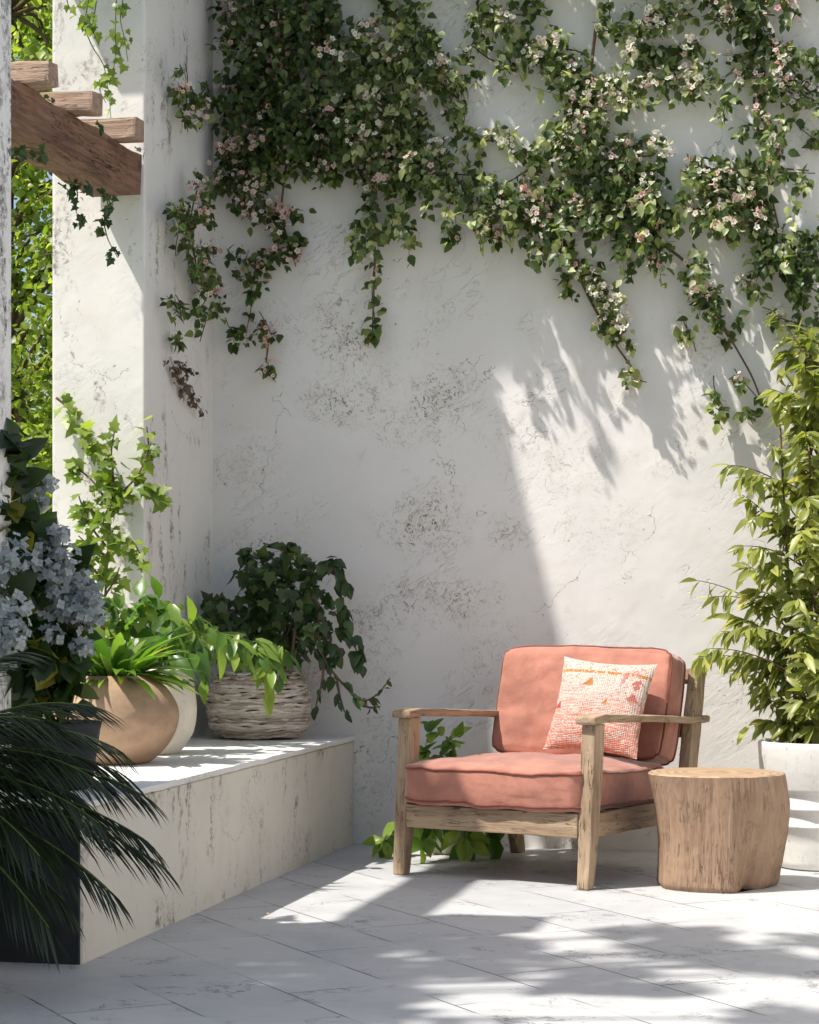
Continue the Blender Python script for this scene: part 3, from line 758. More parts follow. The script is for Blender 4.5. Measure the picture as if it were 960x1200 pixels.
cc = t.ramp(r_, [(0.0, (0.34, 0.27, 0.21)), (0.4, (0.52, 0.45, 0.37)), (1.0, (0.74, 0.68, 0.60))])
cc = t.mix(t.math('MULTIPLY', t.step(t.noise(t.map(c, scale=(1, 1, 3)), 25, 4), 0.50, 0.75), 0.5), cc, (0.24, 0.18, 0.13))
M['reed'] = t.done(t.bsdf(Base_Color=cc, Roughness=0.85, Normal=t.bump(t.noise(t.map(c, scale=(1, 1, 8)), 40, 4), 0.6, 0.003), Specular_IOR_Level=0.2))
bb.build('reeds', M['reed'], ob, local=True)
lathe([(0.15, 0.004), (0.16, 0.05), (0.185, 0.14), (0.175, 0.24), (0.172, 0.262), (0.165, 0.262), (0.165, 0.235)], 40).build('liner', M['soil'], ob, local=True)
lathe([(0.164, 0.22), (0.162, 0.236), (0.01, 0.244)], 32).build('soil', M['soil'], ob, local=True)

# ------------------------------------------------------------------ plants in those pots
def clump(name, label, loc, rim, n, size, mk, zrim, lean=1.0, tpl=T_STR, wid=1.3, extra=None, cat='plant', bias=(0, 0)):
    P = Plant()
    pos = []; yd = []; nd = []; sz = []
    for k in range(n):
        a = random.random() * 2 * math.pi; e = random.uniform(0.25, 1.35)
        d = np.array([math.cos(a) * math.cos(e) * lean + bias[0], math.sin(a) * math.cos(e) * lean + bias[1], math.sin(e)])
        r = rim * 0.6 * math.sqrt(random.random())
        pos.append((loc[0] + r * math.cos(a), loc[1] + r * math.sin(a), zrim)); yd.append(d)
        nd.append(np.array([-math.cos(a) * math.sin(e), -math.sin(a) * math.sin(e), math.cos(e) + 0.15]) + rng.normal(size=3) * 0.15)
        sz.append(size * random.uniform(0.6, 1.15))
    P.leaf.scatter(tpl, pos, yd, nd, sz, np.array(sz) * wid)
    if extra: extra(P)
    o = thing(name, label, cat, (loc[0], loc[1], zrim))
    for q in range(7):
        a = q * 0.9; P.stem.tube([(loc[0] + 0.03 * math.cos(a), loc[1] + 0.03 * math.sin(a), zrim - 0.02), (loc[0] + 0.045 * math.cos(a), loc[1] + 0.045 * math.sin(a), zrim + 0.07)], 0.004, 5)
    P.stem.build('stem', M['gstem'], o); P.leaf.build('foliage', M[mk], o)
    return o
def stems_with(P, paths, size, per, tpl, droop, out=(0.2, -1, 0.3), wid=1.0, r0=0.002, up=0.6, spread=0.6):
    for pth in paths:
        pts = np.array(pth); k = len(pts); tt = np.linspace(0, k - 1, k * 4)
        sm = np.stack([np.interp(tt, np.arange(k), pts[:, i]) for i in range(3)], 1)
        for _ in range(2): sm[1:-1] = (sm[:-2] + sm[1:-1] * 2 + sm[2:]) / 4
        P.stem.tube(sm, np.linspace(r0 * 1.5, r0 * 0.6, len(sm)), 5)
        L = np.linalg.norm(np.diff(sm, axis=0), axis=1).sum()
        P.leaves_on(sm[len(sm)//5:], out, int(L * per), size, tpl, droop=droop, jit=size * 0.12, up=up, spread=spread, wid=wid)
clump('strap_leaf_plant', 'bright green plant with arching strappy leaves growing from the tan clay pot', (tp[0], tp[1]), 0.12, 95, 0.25, 'strap', BH + 0.285, wid=1.15,
      extra=lambda P: stems_with(P, [pp([(135,800),(120,750),(105,735),(92,740)], Y=7.0), pp([(130,800),(118,760),(100,765),(88,790)], Y=6.95), pp([(140,800),(150,740),(165,712),(172,700)], Y=7.1), pp([(140,800),(135,745),(140,715),(128,705)], Y=7.1)], 0.075, 75, T_OV, 0.4, wid=1.0))
clump('drooping_leaf_plant', 'green plant in the cream glazed pot with drooping pointed leaves reaching over the basket', (wp[0], wp[1]), 0.10, 34, 0.17, 'strap', BH + 0.285, wid=1.3, tpl=T_STR, bias=(0.25, -0.1),
      extra=lambda P: stems_with(P, [pp([(185,790),(200,750),(225,745),(250,765)], Y=7.5), pp([(185,790),(205,735),(235,722),(262,745),(285,770)], Y=7.6),
                                     pp([(190,790),(220,750),(265,742),(300,755),(320,785)], Y=7.85), pp([(190,790),(230,755),(275,752),(310,752),(340,765)], Y=7.95), pp([(180,790),(190,740),(205,712)], Y=7.5), pp([(265,745),(290,752),(312,775),(318,800)], Y=7.9),
                                     pp([(170,790),(165,740),(160,705)], Y=7.55), pp([(180,790),(175,720),(185,700)], Y=7.55), pp([(190,790),(205,760),(232,770),(240,790)], Y=7.45)], 0.105, 62, T_LAN, 0.75, wid=1.5, r0=0.0025))

# ivy-like plant in the basket
P = Plant()
def blob(P, cx, cy, rx, ry, Y0, dY, n, size, tpl, out, droop=.5):
    for k in range(n):
        a = random.random() * 6.28; q = math.sqrt(random.random())
        x_, y_ = cx + rx * q * math.cos(a), cy + ry * q * math.sin(a)
        p = at(x_, y_, Y=Y0 + random.uniform(-dY, dY))
        d = np.array([random.gauss(0, .05), random.gauss(0, .05), random.gauss(-.02, .05)])
        P.stem.tube([p - d * .5, p, p + d * .5], 0.0012, 3, cap=False)
        P.leaves_on([p - d * .5, p, p + d * .5], out, 4, size, tpl, droop=droop, jit=0.02, up=0.7)
blob(P, 325, 690, 44, 44, 8.42, 0.13, 50, 0.062, T_IVY, (0.1, -1, 0.2))
blob(P, 280, 722, 40, 30, 8.42, 0.12, 32, 0.058, T_IVY, (0.1, -1, 0.2))
blob(P, 350, 740, 34, 34, 8.42, 0.12, 26, 0.060, T_IVY, (0.1, -1, 0.2))
blob(P, 300, 760, 40, 20, 8.45, 0.1, 24, 0.055, T_IVY, (0.1, -1, 0.2))
stems_with(P, [pp([(315,790),(310,720),(290,660),(288,645)], Y=8.42), pp([(315,790),(318,700),(330,650),(338,638)], Y=8.42), pp([(310,790),(290,730),(262,715),(242,728)], Y=8.42),
               pp([(320,790),(345,720),(368,665),(385,655),(400,668),(410,690)], Y=8.4), pp([(390,660),(400,690),(402,730),(400,750)], Y=8.4), pp([(402,700),(405,740),(420,765),(424,785)], Y=8.4),
               pp([(330,790),(360,740),(385,760),(402,760)], Y=8.38), pp([(385,745),(392,765),(388,790)], Y=8.38)], 0.070, 46, T_OV, 0.8, wid=0.95, r0=0.0035)
stems_with(P, [pp([(340,790),(350,700),(374,700),(372,745),(380,775),(400,800),(418,818),(430,822),(445,812),(457,795)], Y=8.36), pp([(345,745),(365,755),(378,775),(385,790)], Y=8.36), pp([(418,818),(432,830),(446,828)], Y=8.36),
               pp([(380,775),(378,800),(372,820),(370,830)], Y=8.36), pp([(395,798),(398,815),(404,835)], Y=8.36)], 0.05, 34, T_LAN, 0.55, wid=1.8, r0=0.0048, spread=0.5)
iv = thing('potted_ivy', 'dark leafy ivy in the woven basket with long shoots arching to the right', 'plant', (bk[0], bk[1], BH + 0.23))
P.stem.build('stem', M['twig'], iv); P.leaf.build('foliage', M['ivy'], iv)

# ================================================================== HYDRANGEA
hx, hy = -2.43, 5.99
pot('plain_pot', 'dark clay pot under the white hydrangea, hidden behind the palm', (hx, hy, BH + 0.0035), [(0.10, 0), (0.115, 0.01), (0.14, 0.18), (0.145, 0.20), (0.135, 0.20), (0.13, 0.17)], M['slate'], 0, (0.13, 0.175))
P = Plant()
H_out = (0.4, -1, 0.25)
paths = []
for (x_, y_) in ((10,500),(25,540),(8,580),(40,600),(65,640),(20,640),(88,660),(95,690),(60,700),(30,710),(10,690),(75,740),(45,760),(100,735),(15,770),(-20,620),(-40,700),(-30,560),(-50,640),(70,790),(90,770),(30,800),(50,660)):
    Y_ = hy + random.uniform(-0.14, 0.16) - (0.36 if x_ < 15 else 0)
    tip = at(x_, y_, Y=Y_)
    b0 = np.array([hx + random.uniform(-.05, .05), hy + random.uniform(-.05, .05), BH + 0.2])
    mid = (b0 * 0.45 + tip * 0.55) + np.array([random.uniform(-.05, .05), 0, 0.04])
    paths.append([tuple(b0), tuple(mid), tuple(tip)])
stems_with(P, paths, 0.085, 62, T_OV, 0.45, out=H_out, wid=1.15, r0=0.003)
heads = [(8,655,26),(-12,680,26),(28,628,16),(50,640,18),(32,668,20),(62,668,18),(75,655,15),(90,690,24),(70,702,20),(58,690,14),(50,570,12),(40,590,13),(70,625,10),(102,720,20),(10,720,20),(15,745,14),(4,770,14),(60,745,12),(42,562,11),(58,715,14),(108,700,12),(25,785,10),(98,758,12),(30,750,9),(-30,590,22)]
hy_o = thing('hydrangea_bush', 'hydrangea with pale bluish-white flower heads at the left edge above the palm', 'bush', (hx, hy, BH + 0.2))
P.stem.build('stem', M['gstem'], hy_o); P.leaf.build('foliage', M['hleaf'], hy_o)
for (x_, y_, r) in heads:
    ctr = at(x_, y_, Y=hy - 0.10 + random.uniform(-0.05, 0.05) - (0.33 if x_ < 16 else 0)); R_ = r / 400
    n = int(22 + r * 2.6); v = rng.normal(size=(n, 3)); v[:, 2] *= 0.75; v *= 0.62
    v = v / np.maximum(1.0, np.linalg.norm(v, axis=1, keepdims=True) * 0.8)
    b = Buf(); q = ctr + v * R_
    b.scatter(T_H4, q, rng.normal(size=(n, 3)), v * 0.7 + np.array([0.25, -0.7, 0.5]) + rng.normal(size=(n, 3)) * 0.4, np.full(n, 0.024) * (0.7 + 0.7 * rng.random(n)), None, rng.random(n))
    for s_ in range(4): b.tube([ctr - np.array([0, 0, R_]), ctr + v[s_] * R_ * 0.9], 0.0012, 3)
    b.build('flower_head', M['hpetal'], hy_o)

# ================================================================== PALM
P = Plant()
px_, py_ = -2.50, 5.05
def frond(P, base, az, el, L, droop, ll=0.30, n=36, wid=0.50):
    d = np.array([math.cos(az) * math.cos(el), math.sin(az) * math.cos(el), math.sin(el)])
    pts = []; p = np.array(base, float); seg = 14
    for i in range(seg + 1):
        pts.append(p.copy()); p = p + d * L / seg; d = unit(d + np.array([0, 0, -droop / seg]))
    pts = np.array(pts); P.stem.tube(pts, np.linspace(0.006, 0.0015, len(pts)), 5)
    tt = np.linspace(0.22, 0.995, n) * seg
    for sgn in (-1, 1):
        i = np.clip(tt.astype(int), 0, seg - 1); f = (tt - i)[:, None]
        q = pts[i] * (1 - f) + pts[i + 1] * f; tg = unit(pts[i + 1] - pts[i])
        sd = unit(np.cross(tg, np.array([0, 0, 1.0]))) * sgn
        u = tt / seg
        yd = tg * (0.55 + 0.5 * u[:, None]) + sd * (1.0 - 0.45 * u[:, None]) + np.array([0, 0, -0.22]) + rng.normal(size=(n, 3)) * 0.05
        nd = np.array([0, 0, 1.0]) + sd * 0.35 + rng.normal(size=(n, 3)) * 0.08
        sz = ll * (0.55 + 0.55 * np.sin(np.clip(u, 0, 1) * math.pi * 0.9 + 0.25)) * (0.9 + 0.2 * rng.random(n))
        P.leaf.scatter(T_BLADE, q, yd, nd, sz, np.full(n, ll * wid), None)
def dir_to(x_, y_, F=5.45):    # azimuth towards a picture position at the palm's distance
    q = np.array(w_of((x_ - 480) / FPX * F, F)); return math.atan2(q[1] - py_, q[0] - px_)
pc = (px_, py_, 0.54)
for (az, el, L, dr_) in ((14, 42, .66, 1.3), (4, 34, .66, 1.3), (24, 30, .68, 1.1), (-4, 18, .66, 1.0), (34, 48, .6, 1.2), (16, 8, .70, .8), (6, -8, .66, .7), (-18, 8, .58, 1.0), (-12, -22, .60, .6), (38, 20, .6, 1.0), (20, -2, .74, .6), (12, 24, .70, 1.0), (-45, 30, .6, 1.2), (-70, 15, .6, 1.2), (60, 45, .55, 1.3), (95, 35, .6, 1.3), (130, 45, .6, 1.3), (165, 25, .6, 1.2), (200, 40, .65, 1.3), (230, 20, .6, 1.2), (265, 35, .6, 1.3), (295, 50, .6, 1.4), (25, -25, .55, .5), (-30, -35, .5, .4), (10, 70, .55, 1.5), (0, 52, .5, 1.3), (-30, 40, .5, 1.2)):
    frond(P, (pc[0] + 0.02 * math.cos(rad(az)), pc[1] + 0.02 * math.sin(rad(az)), pc[2]), rad(az), rad(el), L * random.uniform(0.84, 0.98), dr_, ll=0.20)
P.stem.tube([(px_, py_, 0.26), (px_ + .01, py_, 0.42), (px_, py_, 0.58)], [0.045, 0.035, 0.03], 10)
pl = thing('palm', 'dark feathery palm reaching in from the lower left over the bench corner', 'palm', (px_, py_, 0.26))
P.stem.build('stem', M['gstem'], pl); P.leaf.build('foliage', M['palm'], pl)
pot('palm_pot', 'pot of the palm on the paving, just out of the picture at the left', (px_, py_, 0.001), [(0.11, 0), (0.12, 0.01), (0.15, 0.28), (0.16, 0.30), (0.145, 0.30), (0.14, 0.26)], M['tan'], 0, (0.14, 0.265))

# ================================================================== ARMCHAIR
Cc = (0.297, 7.731)
cx_, cy_ = w_of(*Cc)
ch = thing('armchair', 'weathered wooden armchair with dusty pink cushions in front of the white wall', 'armchair', (cx_, cy_, 0), TH - rad(33))
def loft(name, secs, mat, bev=0.006, cuts=8, wob=0.0022, seed=0):
    """secs: list of (center, half a, half b) rectangles; joined top to bottom along the list. a on x, b on y for uprights"""
    bm = bmesh.new(); rings = []
    for (c, a, b, pl_) in secs:
        c = Vector(c)
        if pl_ == 'z': ring = [(-a, -b, 0), (a, -b, 0), (a, b, 0), (-a, b, 0)]
        elif pl_ == 'y': ring = [(-a, 0, -b), (a, 0, -b), (a, 0, b), (-a, 0, b)]
        else: ring = [(0, -a, -b), (0, a, -b), (0, a, b), (0, -a, b)]
        rings.append([bm.verts.new(c + Vector(r)) for r in ring])
    bm.faces.new(rings[0][::-1]); bm.faces.new(rings[-1])
    for r0, r1 in zip(rings, rings[1:]):
        for k in range(4): bm.faces.new((r0[k], r0[(k+1) % 4], r1[(k+1) % 4], r1[k]))
    bmesh.ops.recalc_face_normals(bm, faces=bm.faces)
    sharp = [e for e in bm.edges if e.is_manifold and e.calc_face_angle(0) > 0.8]
    bmesh.ops.bevel(bm, geom=sharp, offset=bev, segments=2, profile=0.6, affect='EDGES')
    if cuts:
        es = [e for e in bm.edges if e.calc_length() > 0.12]
        bmesh.ops.subdivide_edges(bm, edges=es, cuts=cuts, use_grid_fill=True)
        for v in bm.verts:
            v.co += noise.noise_vector(v.co * 12 + Vector((seed, 0, 0))) * wob + noise.noise_vector(v.co * 50 + Vector((seed, 9, 0))) * wob * 0.5
    return bm_obj(name, bm, mat, ch)
for s_ in (-1, 1):
    x0 = s_ * 0.388
    loft('front_leg', [((x0, -0.005, 0.001), .023, .024, 'z'), ((x0, 0.022, 0.22), .026, .032, 'z'), ((x0, 0.045, 0.45), .027, .036, 'z'), ((x0, 0.055, 0.582), .028, .038, 'z')], M['oakz'], seed=s_ * 3)
    loft('rear_leg', [((x0 * 0.985, 0.85, 0.001), .022, .026, 'z'), ((x0 * 0.985, 0.80, 0.22), .023, .036, 'z'), ((x0 * 0.985, 0.865, 0.50), .023, .042, 'z'), ((x0 * 0.985, 0.925, 0.757), .022, .036, 'z')], M['oakz'], seed=s_ * 7)
    loft('armrest', [((x0, -0.008, 0.595), .040, .014, 'y'), ((x0, 0.08, 0.600), .042, .015, 'y'), ((x0, 0.45, 0.583), .036, .013, 'y'), ((x0, 0.80, 0.562), .034, .013, 'y'), ((x0, 0.952, 0.560), .036, .014, 'y')], M['oaky'], bev=0.009, wob=0.003, seed=s_ * 11)
    loft('side_rail', [((s_ * 0.392, 0.056, 0.222), .015, .042, 'y'), ((s_ * 0.392, 0.765, 0.222), .015, .042, 'y')], M['oaky'], seed=s_ * 13)
loft('front_rail', [((-0.3605, 0.0, 0.222), .016, .043, 'x'), ((0.3605, 0.0, 0.222), .016, .043, 'x')], M['oakx'], seed=21)
loft('rear_rail', [((-0.358, 0.80, 0.222), .014, .040, 'x'), ((0.358, 0.80, 0.222), .014, .040, 'x')], M['oakx'], seed=22)
for k in range(6):
    y_ = 0.08 + k * 0.13
    loft('seat_slat', [((-0.374, y_, 0.244), .035, .010, 'x'), ((0.374, y_, 0.244), .035, .010, 'x')], M['oakx'], cuts=0, bev=0.004)
for z_, y_ in ((0.52, 0.862), (0.725, 0.915)):
    loft('back_rail', [((-0.358, y_, z_), .012, .030, 'x'), ((0.358, y_, z_), .012, .030, 'x')], M['oakx'], seed=z_ * 9)

# cushions
def fabric(name, col, wave=True):
    t = NT(name); c = t.obj()
    cc = t.mix(t.step(t.noise(c, 5.5, 5, 0.6), 0.32, 0.7), tuple(x * 0.74 for x in col), tuple(min(1, x * 1.15) for x in col))
    cc = t.mix(t.math('MULTIPLY', t.step(t.noise(c, 18, 5, 0.7), 0.5, 0.75), 0.25), cc, tuple(min(1, x * 1.3) for x in col))
    wv = t.math('MULTIPLY', t.math('SINE', t.math('MULTIPLY', t.N('SeparateXYZ', {0: c}).outputs[0], 2400.0)), 0.5)
    h = t.math('ADD', t.math('MULTIPLY', t.noise(c, 7, 5, 0.6, 0.2), 1.2), t.math('MULTIPLY', t.noise(c, 420, 2), 0.10))
    return t.done(t.bsdf(Base_Color=cc, Roughness=0.85, Normal=t.bump(h, 0.5, 0.012), Specular_IOR_Level=0.25, Sheen_Weight=0.6, Sheen_Roughness=0.35, Sheen_Tint=(1, 0.92, 0.9, 1)))
M['pink'] = fabric('pink_cushion_fabric', (0.41, 0.178, 0.128))
M['piping'] = fabric('cushion_piping', (0.20, 0.06, 0.04))
def cushion(name, cen, dims, rot, parent, puff=(0.03, 0.01), rr=0.035, sag=None, seed=0):
    """dims: full width (x), depth (y), thickness (z); soft rounded box in its own frame"""
    bm = bmesh.new(); bmesh.ops.create_cube(bm, size=2)
    bmesh.ops.subdivide_edges(bm, edges=list(bm.edges), cuts=40, use_grid_fill=True)
    hx_, hy_, hz_ = dims[0] / 2, dims[1] / 2, dims[2] / 2
    R = Matrix.Rotation(rot[0], 3, 'X') @ Matrix.Rotation(rot[1], 3, 'Y')
    def shape(u, v, w):
        p = Vector((u * hx_, v * hy_, w * hz_))
        inner = Vector((max(-hx_ + rr, min(hx_ - rr, p.x)), max(-hy_ + rr, min(hy_ - rr, p.y)), max(-hz_ + rr * .6, min(hz_ - rr * .6, p.z))))
        d = p - inner
        if d.length > 1e-6 and (abs(d.x) > 1e-6) + (abs(d.y) > 1e-6) + (abs(d.z) > 1e-6) > 1:
            m = max(abs(d.x), abs(d.y), abs(d.z)); p = inner + d.normalized() * m
        fu, fv_, fw = (1 - abs(u) ** 3.0), (1 - abs(v) ** 3.0), (1 - w * w)
        p.z += (1 if w > 0 else -0.3) * puff[0] * fu * fv_ * abs(w)
        p.x += u * puff[1] * fv_ * fw; p.y += v * puff[1] * fu * fw
        wr = noise.noise(Vector((u * 2.2 + seed, v * 2.2, w * 1.5))) * 0.010 + noise.noise(Vector((u * 6 + seed, v * 5, w * 3))) * 0.0045 + noise.noise(Vector((u * 15 + seed, v * 9, w * 5))) * 0.0016
        p += Vector((0.3 * wr, 0.3 * wr, wr))
        # corners pull in a little
        k = (abs(u) ** 8) * (abs(v) ** 8); p.x -= u * 0.012 * k; p.y -= v * 0.012 * k
        return p
    for v in bm.verts: v.co = R @ shape(*v.co) + Vector(cen)
    o = bm_obj(name, bm, M['pink'], parent, smooth=True)
    b = Buf()
    for w in (0.80, -0.80):
        pts = []
        N_ = 72
        sq = [(-1 + 2 * i / N_, -1) for i in range(N_)] + [(1, -1 + 2 * i / N_) for i in range(N_)] + [(1 - 2 * i / N_, 1) for i in range(N_)] + [(-1, 1 - 2 * i / N_) for i in range(N_)]
        for (u, v) in sq:
            q = shape(u, v, w); out = Vector((u if abs(u) > .97 else 0, v if abs(v) > .97 else 0, 0)).normalized()
            pts.append(tuple(R @ (q + out * 0.0015) + Vector(cen)))
        b.tube(pts, 0.0045, 6, closed=True)
    b.build('piping', M['piping'], o, local=True)
    return o
cushion('seat_cushion', (0, 0.325, 0.336), (0.745, 0.72, 0.145), (rad(-1.0), 0), ch, puff=(0.034, 0.008), rr=0.020)
cushion('back_cushion', (0, 0.735, 0.612), (0.735, 0.43, 0.150), (rad(90 - 15), 0), ch, puff=(0.020, 0.012), rr=0.022, seed=4)

# throw pillow
def pillow_mat():
    t = NT('woven_pillow_fabric'); c = t.obj(); s3 = t.N('SeparateXYZ', {0: c}); x, y = s3.outputs[0], s3.outputs[1]
    wv = t.N('VectorMath', {0: c, 1: t.N('VectorMath', {0: t.noise(c, 30, 3, col=True), 'Scale': 0.006}, operation='SCALE').outputs[0]}, operation='ADD').outputs[0]
    w3 = t.N('SeparateXYZ', {0: wv}); wx, wy = w3.outputs[0], w3.outputs[1]
    rows = t.math('ABSOLUTE', t.math('SINE', t.math('MULTIPLY', wy, 520.0)))
    cols = t.math('ABSOLUTE', t.math('SINE', t.math('MULTIPLY', wx, 430.0)))
    knit = t.math('MULTIPLY', rows, cols)
    base = t.mix(t.step(knit, 0.0, 0.35), (0.30, 0.21, 0.17), (0.64, 0.58, 0.51))
    fl = t.step(t.noise(t.map(c, scale=(0.8, 2.4, 1)), 95, 2, 0.5), 0.50, 0.56)
    def band(y0, h, soft=0.012):
        return t.step(t.math('ABSOLUTE', t.math('SUBTRACT', y, y0)), h + soft, h)
    low = t.step(y, 0.05, -0.12)
    red = t.math('MULTIPLY', t.math('MULTIPLY', fl, low), 0.95)
    thr = t.math('MULTIPLY', t.step(t.noise(t.map(c, scale=(0.15, 3, 1)), 42, 3), 0.49, 0.56), t.step(y, 0.10, -0.05))
    col = t.mix(t.math('MULTIPLY', t.math('MAXIMUM', red, t.math('MULTIPLY', thr, 0.7)), 0.85), base, (0.58, 0.13, 0.07))
    col = t.mix(t.math('MULTIPLY', t.step(t.noise(c, 120, 2), 0.56, 0.62), 0.7), col, (0.45, 0.17, 0.12))
    dots = t.math('MULTIPLY', band(0.125, 0.0055, 0.002), t.step(t.noise(c, 85, 1), 0.42, 0.5))
    col = t.mix(dots, col, (0.45, 0.19, 0.05))
    dots2 = t.math('MULTIPLY', t.math('MULTIPLY', band(0.150, 0.012, 0.004), t.step(t.noise(c, 60, 2), 0.57, 0.62)), 0.9)
    col = t.mix(dots2, col, (0.58, 0.22, 0.13))
    def tri(x0, y0, w, h, cl, col):
        yy = t.math('SUBTRACT', y, y0)
        a = t.math('GREATER_THAN', yy, 0.0)
        lim = t.math('MULTIPLY', t.math('SUBTRACT', h, yy), w / h)
        b = t.math('LESS_THAN', t.math('ABSOLUTE', t.math('SUBTRACT', x, t.math('ADD', x0, t.math('MULTIPLY', yy, 0.35)))), lim)
        return t.mix(t.math('MULTIPLY', t.math('MULTIPLY', a, b), t.step(t.noise(c, 160, 2), 0.25, 0.4)), col, cl)
    col = tri(-0.048, 0.066, 0.024, 0.036, (0.40, 0.18, 0.06), col)
    col = tri(0.040, -0.006, 0.011, 0.030, (0.42, 0.19, 0.08), col)
    col = tri(-0.158, -0.030, 0.018, 0.030, (0.42, 0.07, 0.06), col)
    blot = t.math('MULTIPLY', t.step(t.noise(c, 24, 2), 0.53, 0.58), t.math('MULTIPLY', t.step(x, 0.06, 0.11), t.math('MULTIPLY', t.step(y, -0.01, 0.03), t.step(y, 0.15, 0.12))))
    col = t.mix(t.math('MULTIPLY', blot, t.step(knit, 0.02, 0.2)), col, (0.42, 0.12, 0.10))
    h = t.math('ADD', t.math('MULTIPLY', knit, 0.6), t.math('MULTIPLY', t.noise(c, 150, 3), 0.6))
    return t.done(t.bsdf(Base_Color=col, Roughness=0.95, Normal=t.bump(h, 0.9, 0.003), Specular_IOR_Level=0.1))
M['pillow'] = pillow_mat()
def throw_pillow():
    n = 56; W, Hh, T = 0.195, 0.19, 0.058; b = Buf()
    for sg in (1, -1):
        Pn = np.zeros((n + 1, n + 1, 3))
        for i in range(n + 1):
            for j in range(n + 1):
                u, v = -1 + 2 * i / n, -1 + 2 * j / n
                pin = 1 - 0.085 * (1 - v * v) * abs(u) ** 3; pin2 = 1 - 0.085 * (1 - u * u) * abs(v) ** 3
                th = T * ((1 - abs(u) ** 2.6) * (1 - abs(v) ** 2.6)) ** 0.62
                th *= 1 + 0.16 * noise.noise(Vector((u * 2.6, v * 2.6, sg * 3.0)))
                Pn[i, j] = (u * W * pin + 0.004 * noise.noise(Vector((u * 4, v * 4, 1))), v * Hh * pin2, sg * th + 0.003 * noise.noise(Vector((u * 6, v * 6, 5))))
        b.grid(Pn if sg > 0 else Pn[::-1], 0)
    o = b.build('throw_pillow', M['pillow'], local=True)
    return o
tpw = throw_pillow()
Mch = Matrix.Translation((cx_, cy_, 0)) @ Matrix.Rotation(TH - rad(33), 4, 'Z')
Ml = Matrix.Translation((0.165, 0.525, 0.617)) @ Matrix.Rotation(rad(5), 4, 'Z') @ Matrix.Rotation(rad(90 - 22), 4, 'X') @ Matrix.Rotation(rad(-4), 4, 'Z')
tpw.matrix_world = Mch @ Ml
tag(tpw, 'white woven throw pillow with red and orange stitching leaning on the armchair back', 'pillow')

# ================================================================== STUMP TABLE
sx_, sy_ = w_of(1.112, 7.62)
st = thing('stump_table', 'tree-stump side table with flat top standing right of the armchair', 'side table', (sx_, sy_, 0), TH)
def stump_r(a, z):      # a: angle, 0 = right, -90 deg = towards camera (in the camera's frame)
    h = z / 0.405
    r = 0.225 + 0.006 * math.cos(2 * a)
    r += 0.030 * max(0, math.cos(a - math.pi)) * (h ** 2) - 0.012 * max(0, math.cos(a - math.pi)) * math.sin(h * math.pi)
    r += 0.016 * max(0, math.cos(a + 0.2)) * math.sin(math.pi * min(1, (1 - h) * 1.1)) * 1.2 - 0.012 * max(0, math.cos(a)) * h
    da = (a + rad(62) + math.pi) % (2 * math.pi) - math.pi
    r -= 0.085 * math.exp(-(da / 0.30) ** 2) * max(0, 1 - h * 1.15) ** 1.0
    da = (a + rad(22) + math.pi) % (2 * math.pi) - math.pi
    r -= 0.06 * math.exp(-(da / 0.5) ** 2) * max(0, 1 - h * 1.4)
    r += 0.005 * math.sin(5 * a + 2 + h) + 0.003 * math.sin(11 * a + h * 2)
    q = Vector((math.cos(a), math.sin(a), 0))
    r += 0.0042 * noise.noise(Vector((q.x * 9, q.y * 9, h * 0.8))) + 0.0030 * noise.noise(Vector((q.x * 24, q.y * 24, h * 2.5))) + 0.002 * noise.noise(Vector((q.x * 50, q.y * 50, h * 14)))
    if h < 0.04: r -= (0.04 - h) * 0.25
    return r
b = Buf(); nz, na = 60, 220
zs = [0.001 + 0.401 * i / (nz - 1) for i in range(nz)]
Pn = np.array([[(stump_r(2 * math.pi * j / na, z) * math.cos(2 * math.pi * j / na), stump_r(2 * math.pi * j / na, z) * math.sin(2 * math.pi * j / na), z) for j in range(na)] for z in zs])
b.grid(Pn[:, ::-1], cv=True)
b.add(list(Pn[0]), [list(range(na))[::-1]])
b.build('trunk', M['stumps'], st, local=True)
b = Buf(); rings = [1.0, 0.985, 0.96, 0.8, 0.6, 0.4, 0.2, 0.02]
top = []
for k, f in enumerate(rings):
    top.append([(Pn[-1, j, 0] * f, Pn[-1, j, 1] * f, 0.402 + (0 if k == 0 else 0.0035 if k == 1 else 0.005) + 0.0015 * noise.noise(Vector((Pn[-1, j, 0] * f * 20, Pn[-1, j, 1] * f * 20, 0)))) for j in range(na)])
b.grid(np.array(top)[:, ::-1], cv=True); b.add(top[-1], [list(range(na))])
t = NT('stump_end_grain'); c = t.obj(); s3 = t.N('SeparateXYZ', {0: c})
d = t.N('VectorMath', {0: t.N('VectorMath', {0: c, 1: t.N('VectorMath', {0: t.noise(c, 9, 3, col=True), 'Scale': 0.03}, operation='SCALE').outputs[0]}, operation='ADD').outputs[0]}, operation='LENGTH').outputs['Value']
ring = t.math('ABSOLUTE', t.math('SINE', t.math('MULTIPLY', d, 260.0)))
cc = t.mix(t.step(ring, 0.1, 0.9), (0.27, 0.17, 0.10), (0.40, 0.28, 0.18))
cc = t.mix(t.math('MULTIPLY', t.step(t.noise(c, 14, 5, 0.7), 0.45, 0.7), 0.5), cc, (0.30, 0.19, 0.11))
M['endgrain'] = t.done(t.bsdf(Base_Color=cc, Roughness=0.7, Normal=t.bump(t.math('ADD', ring, t.noise(c, 50, 4)), 0.3, 0.002)))
b.build('table_top', M['endgrain'], st, local=True)

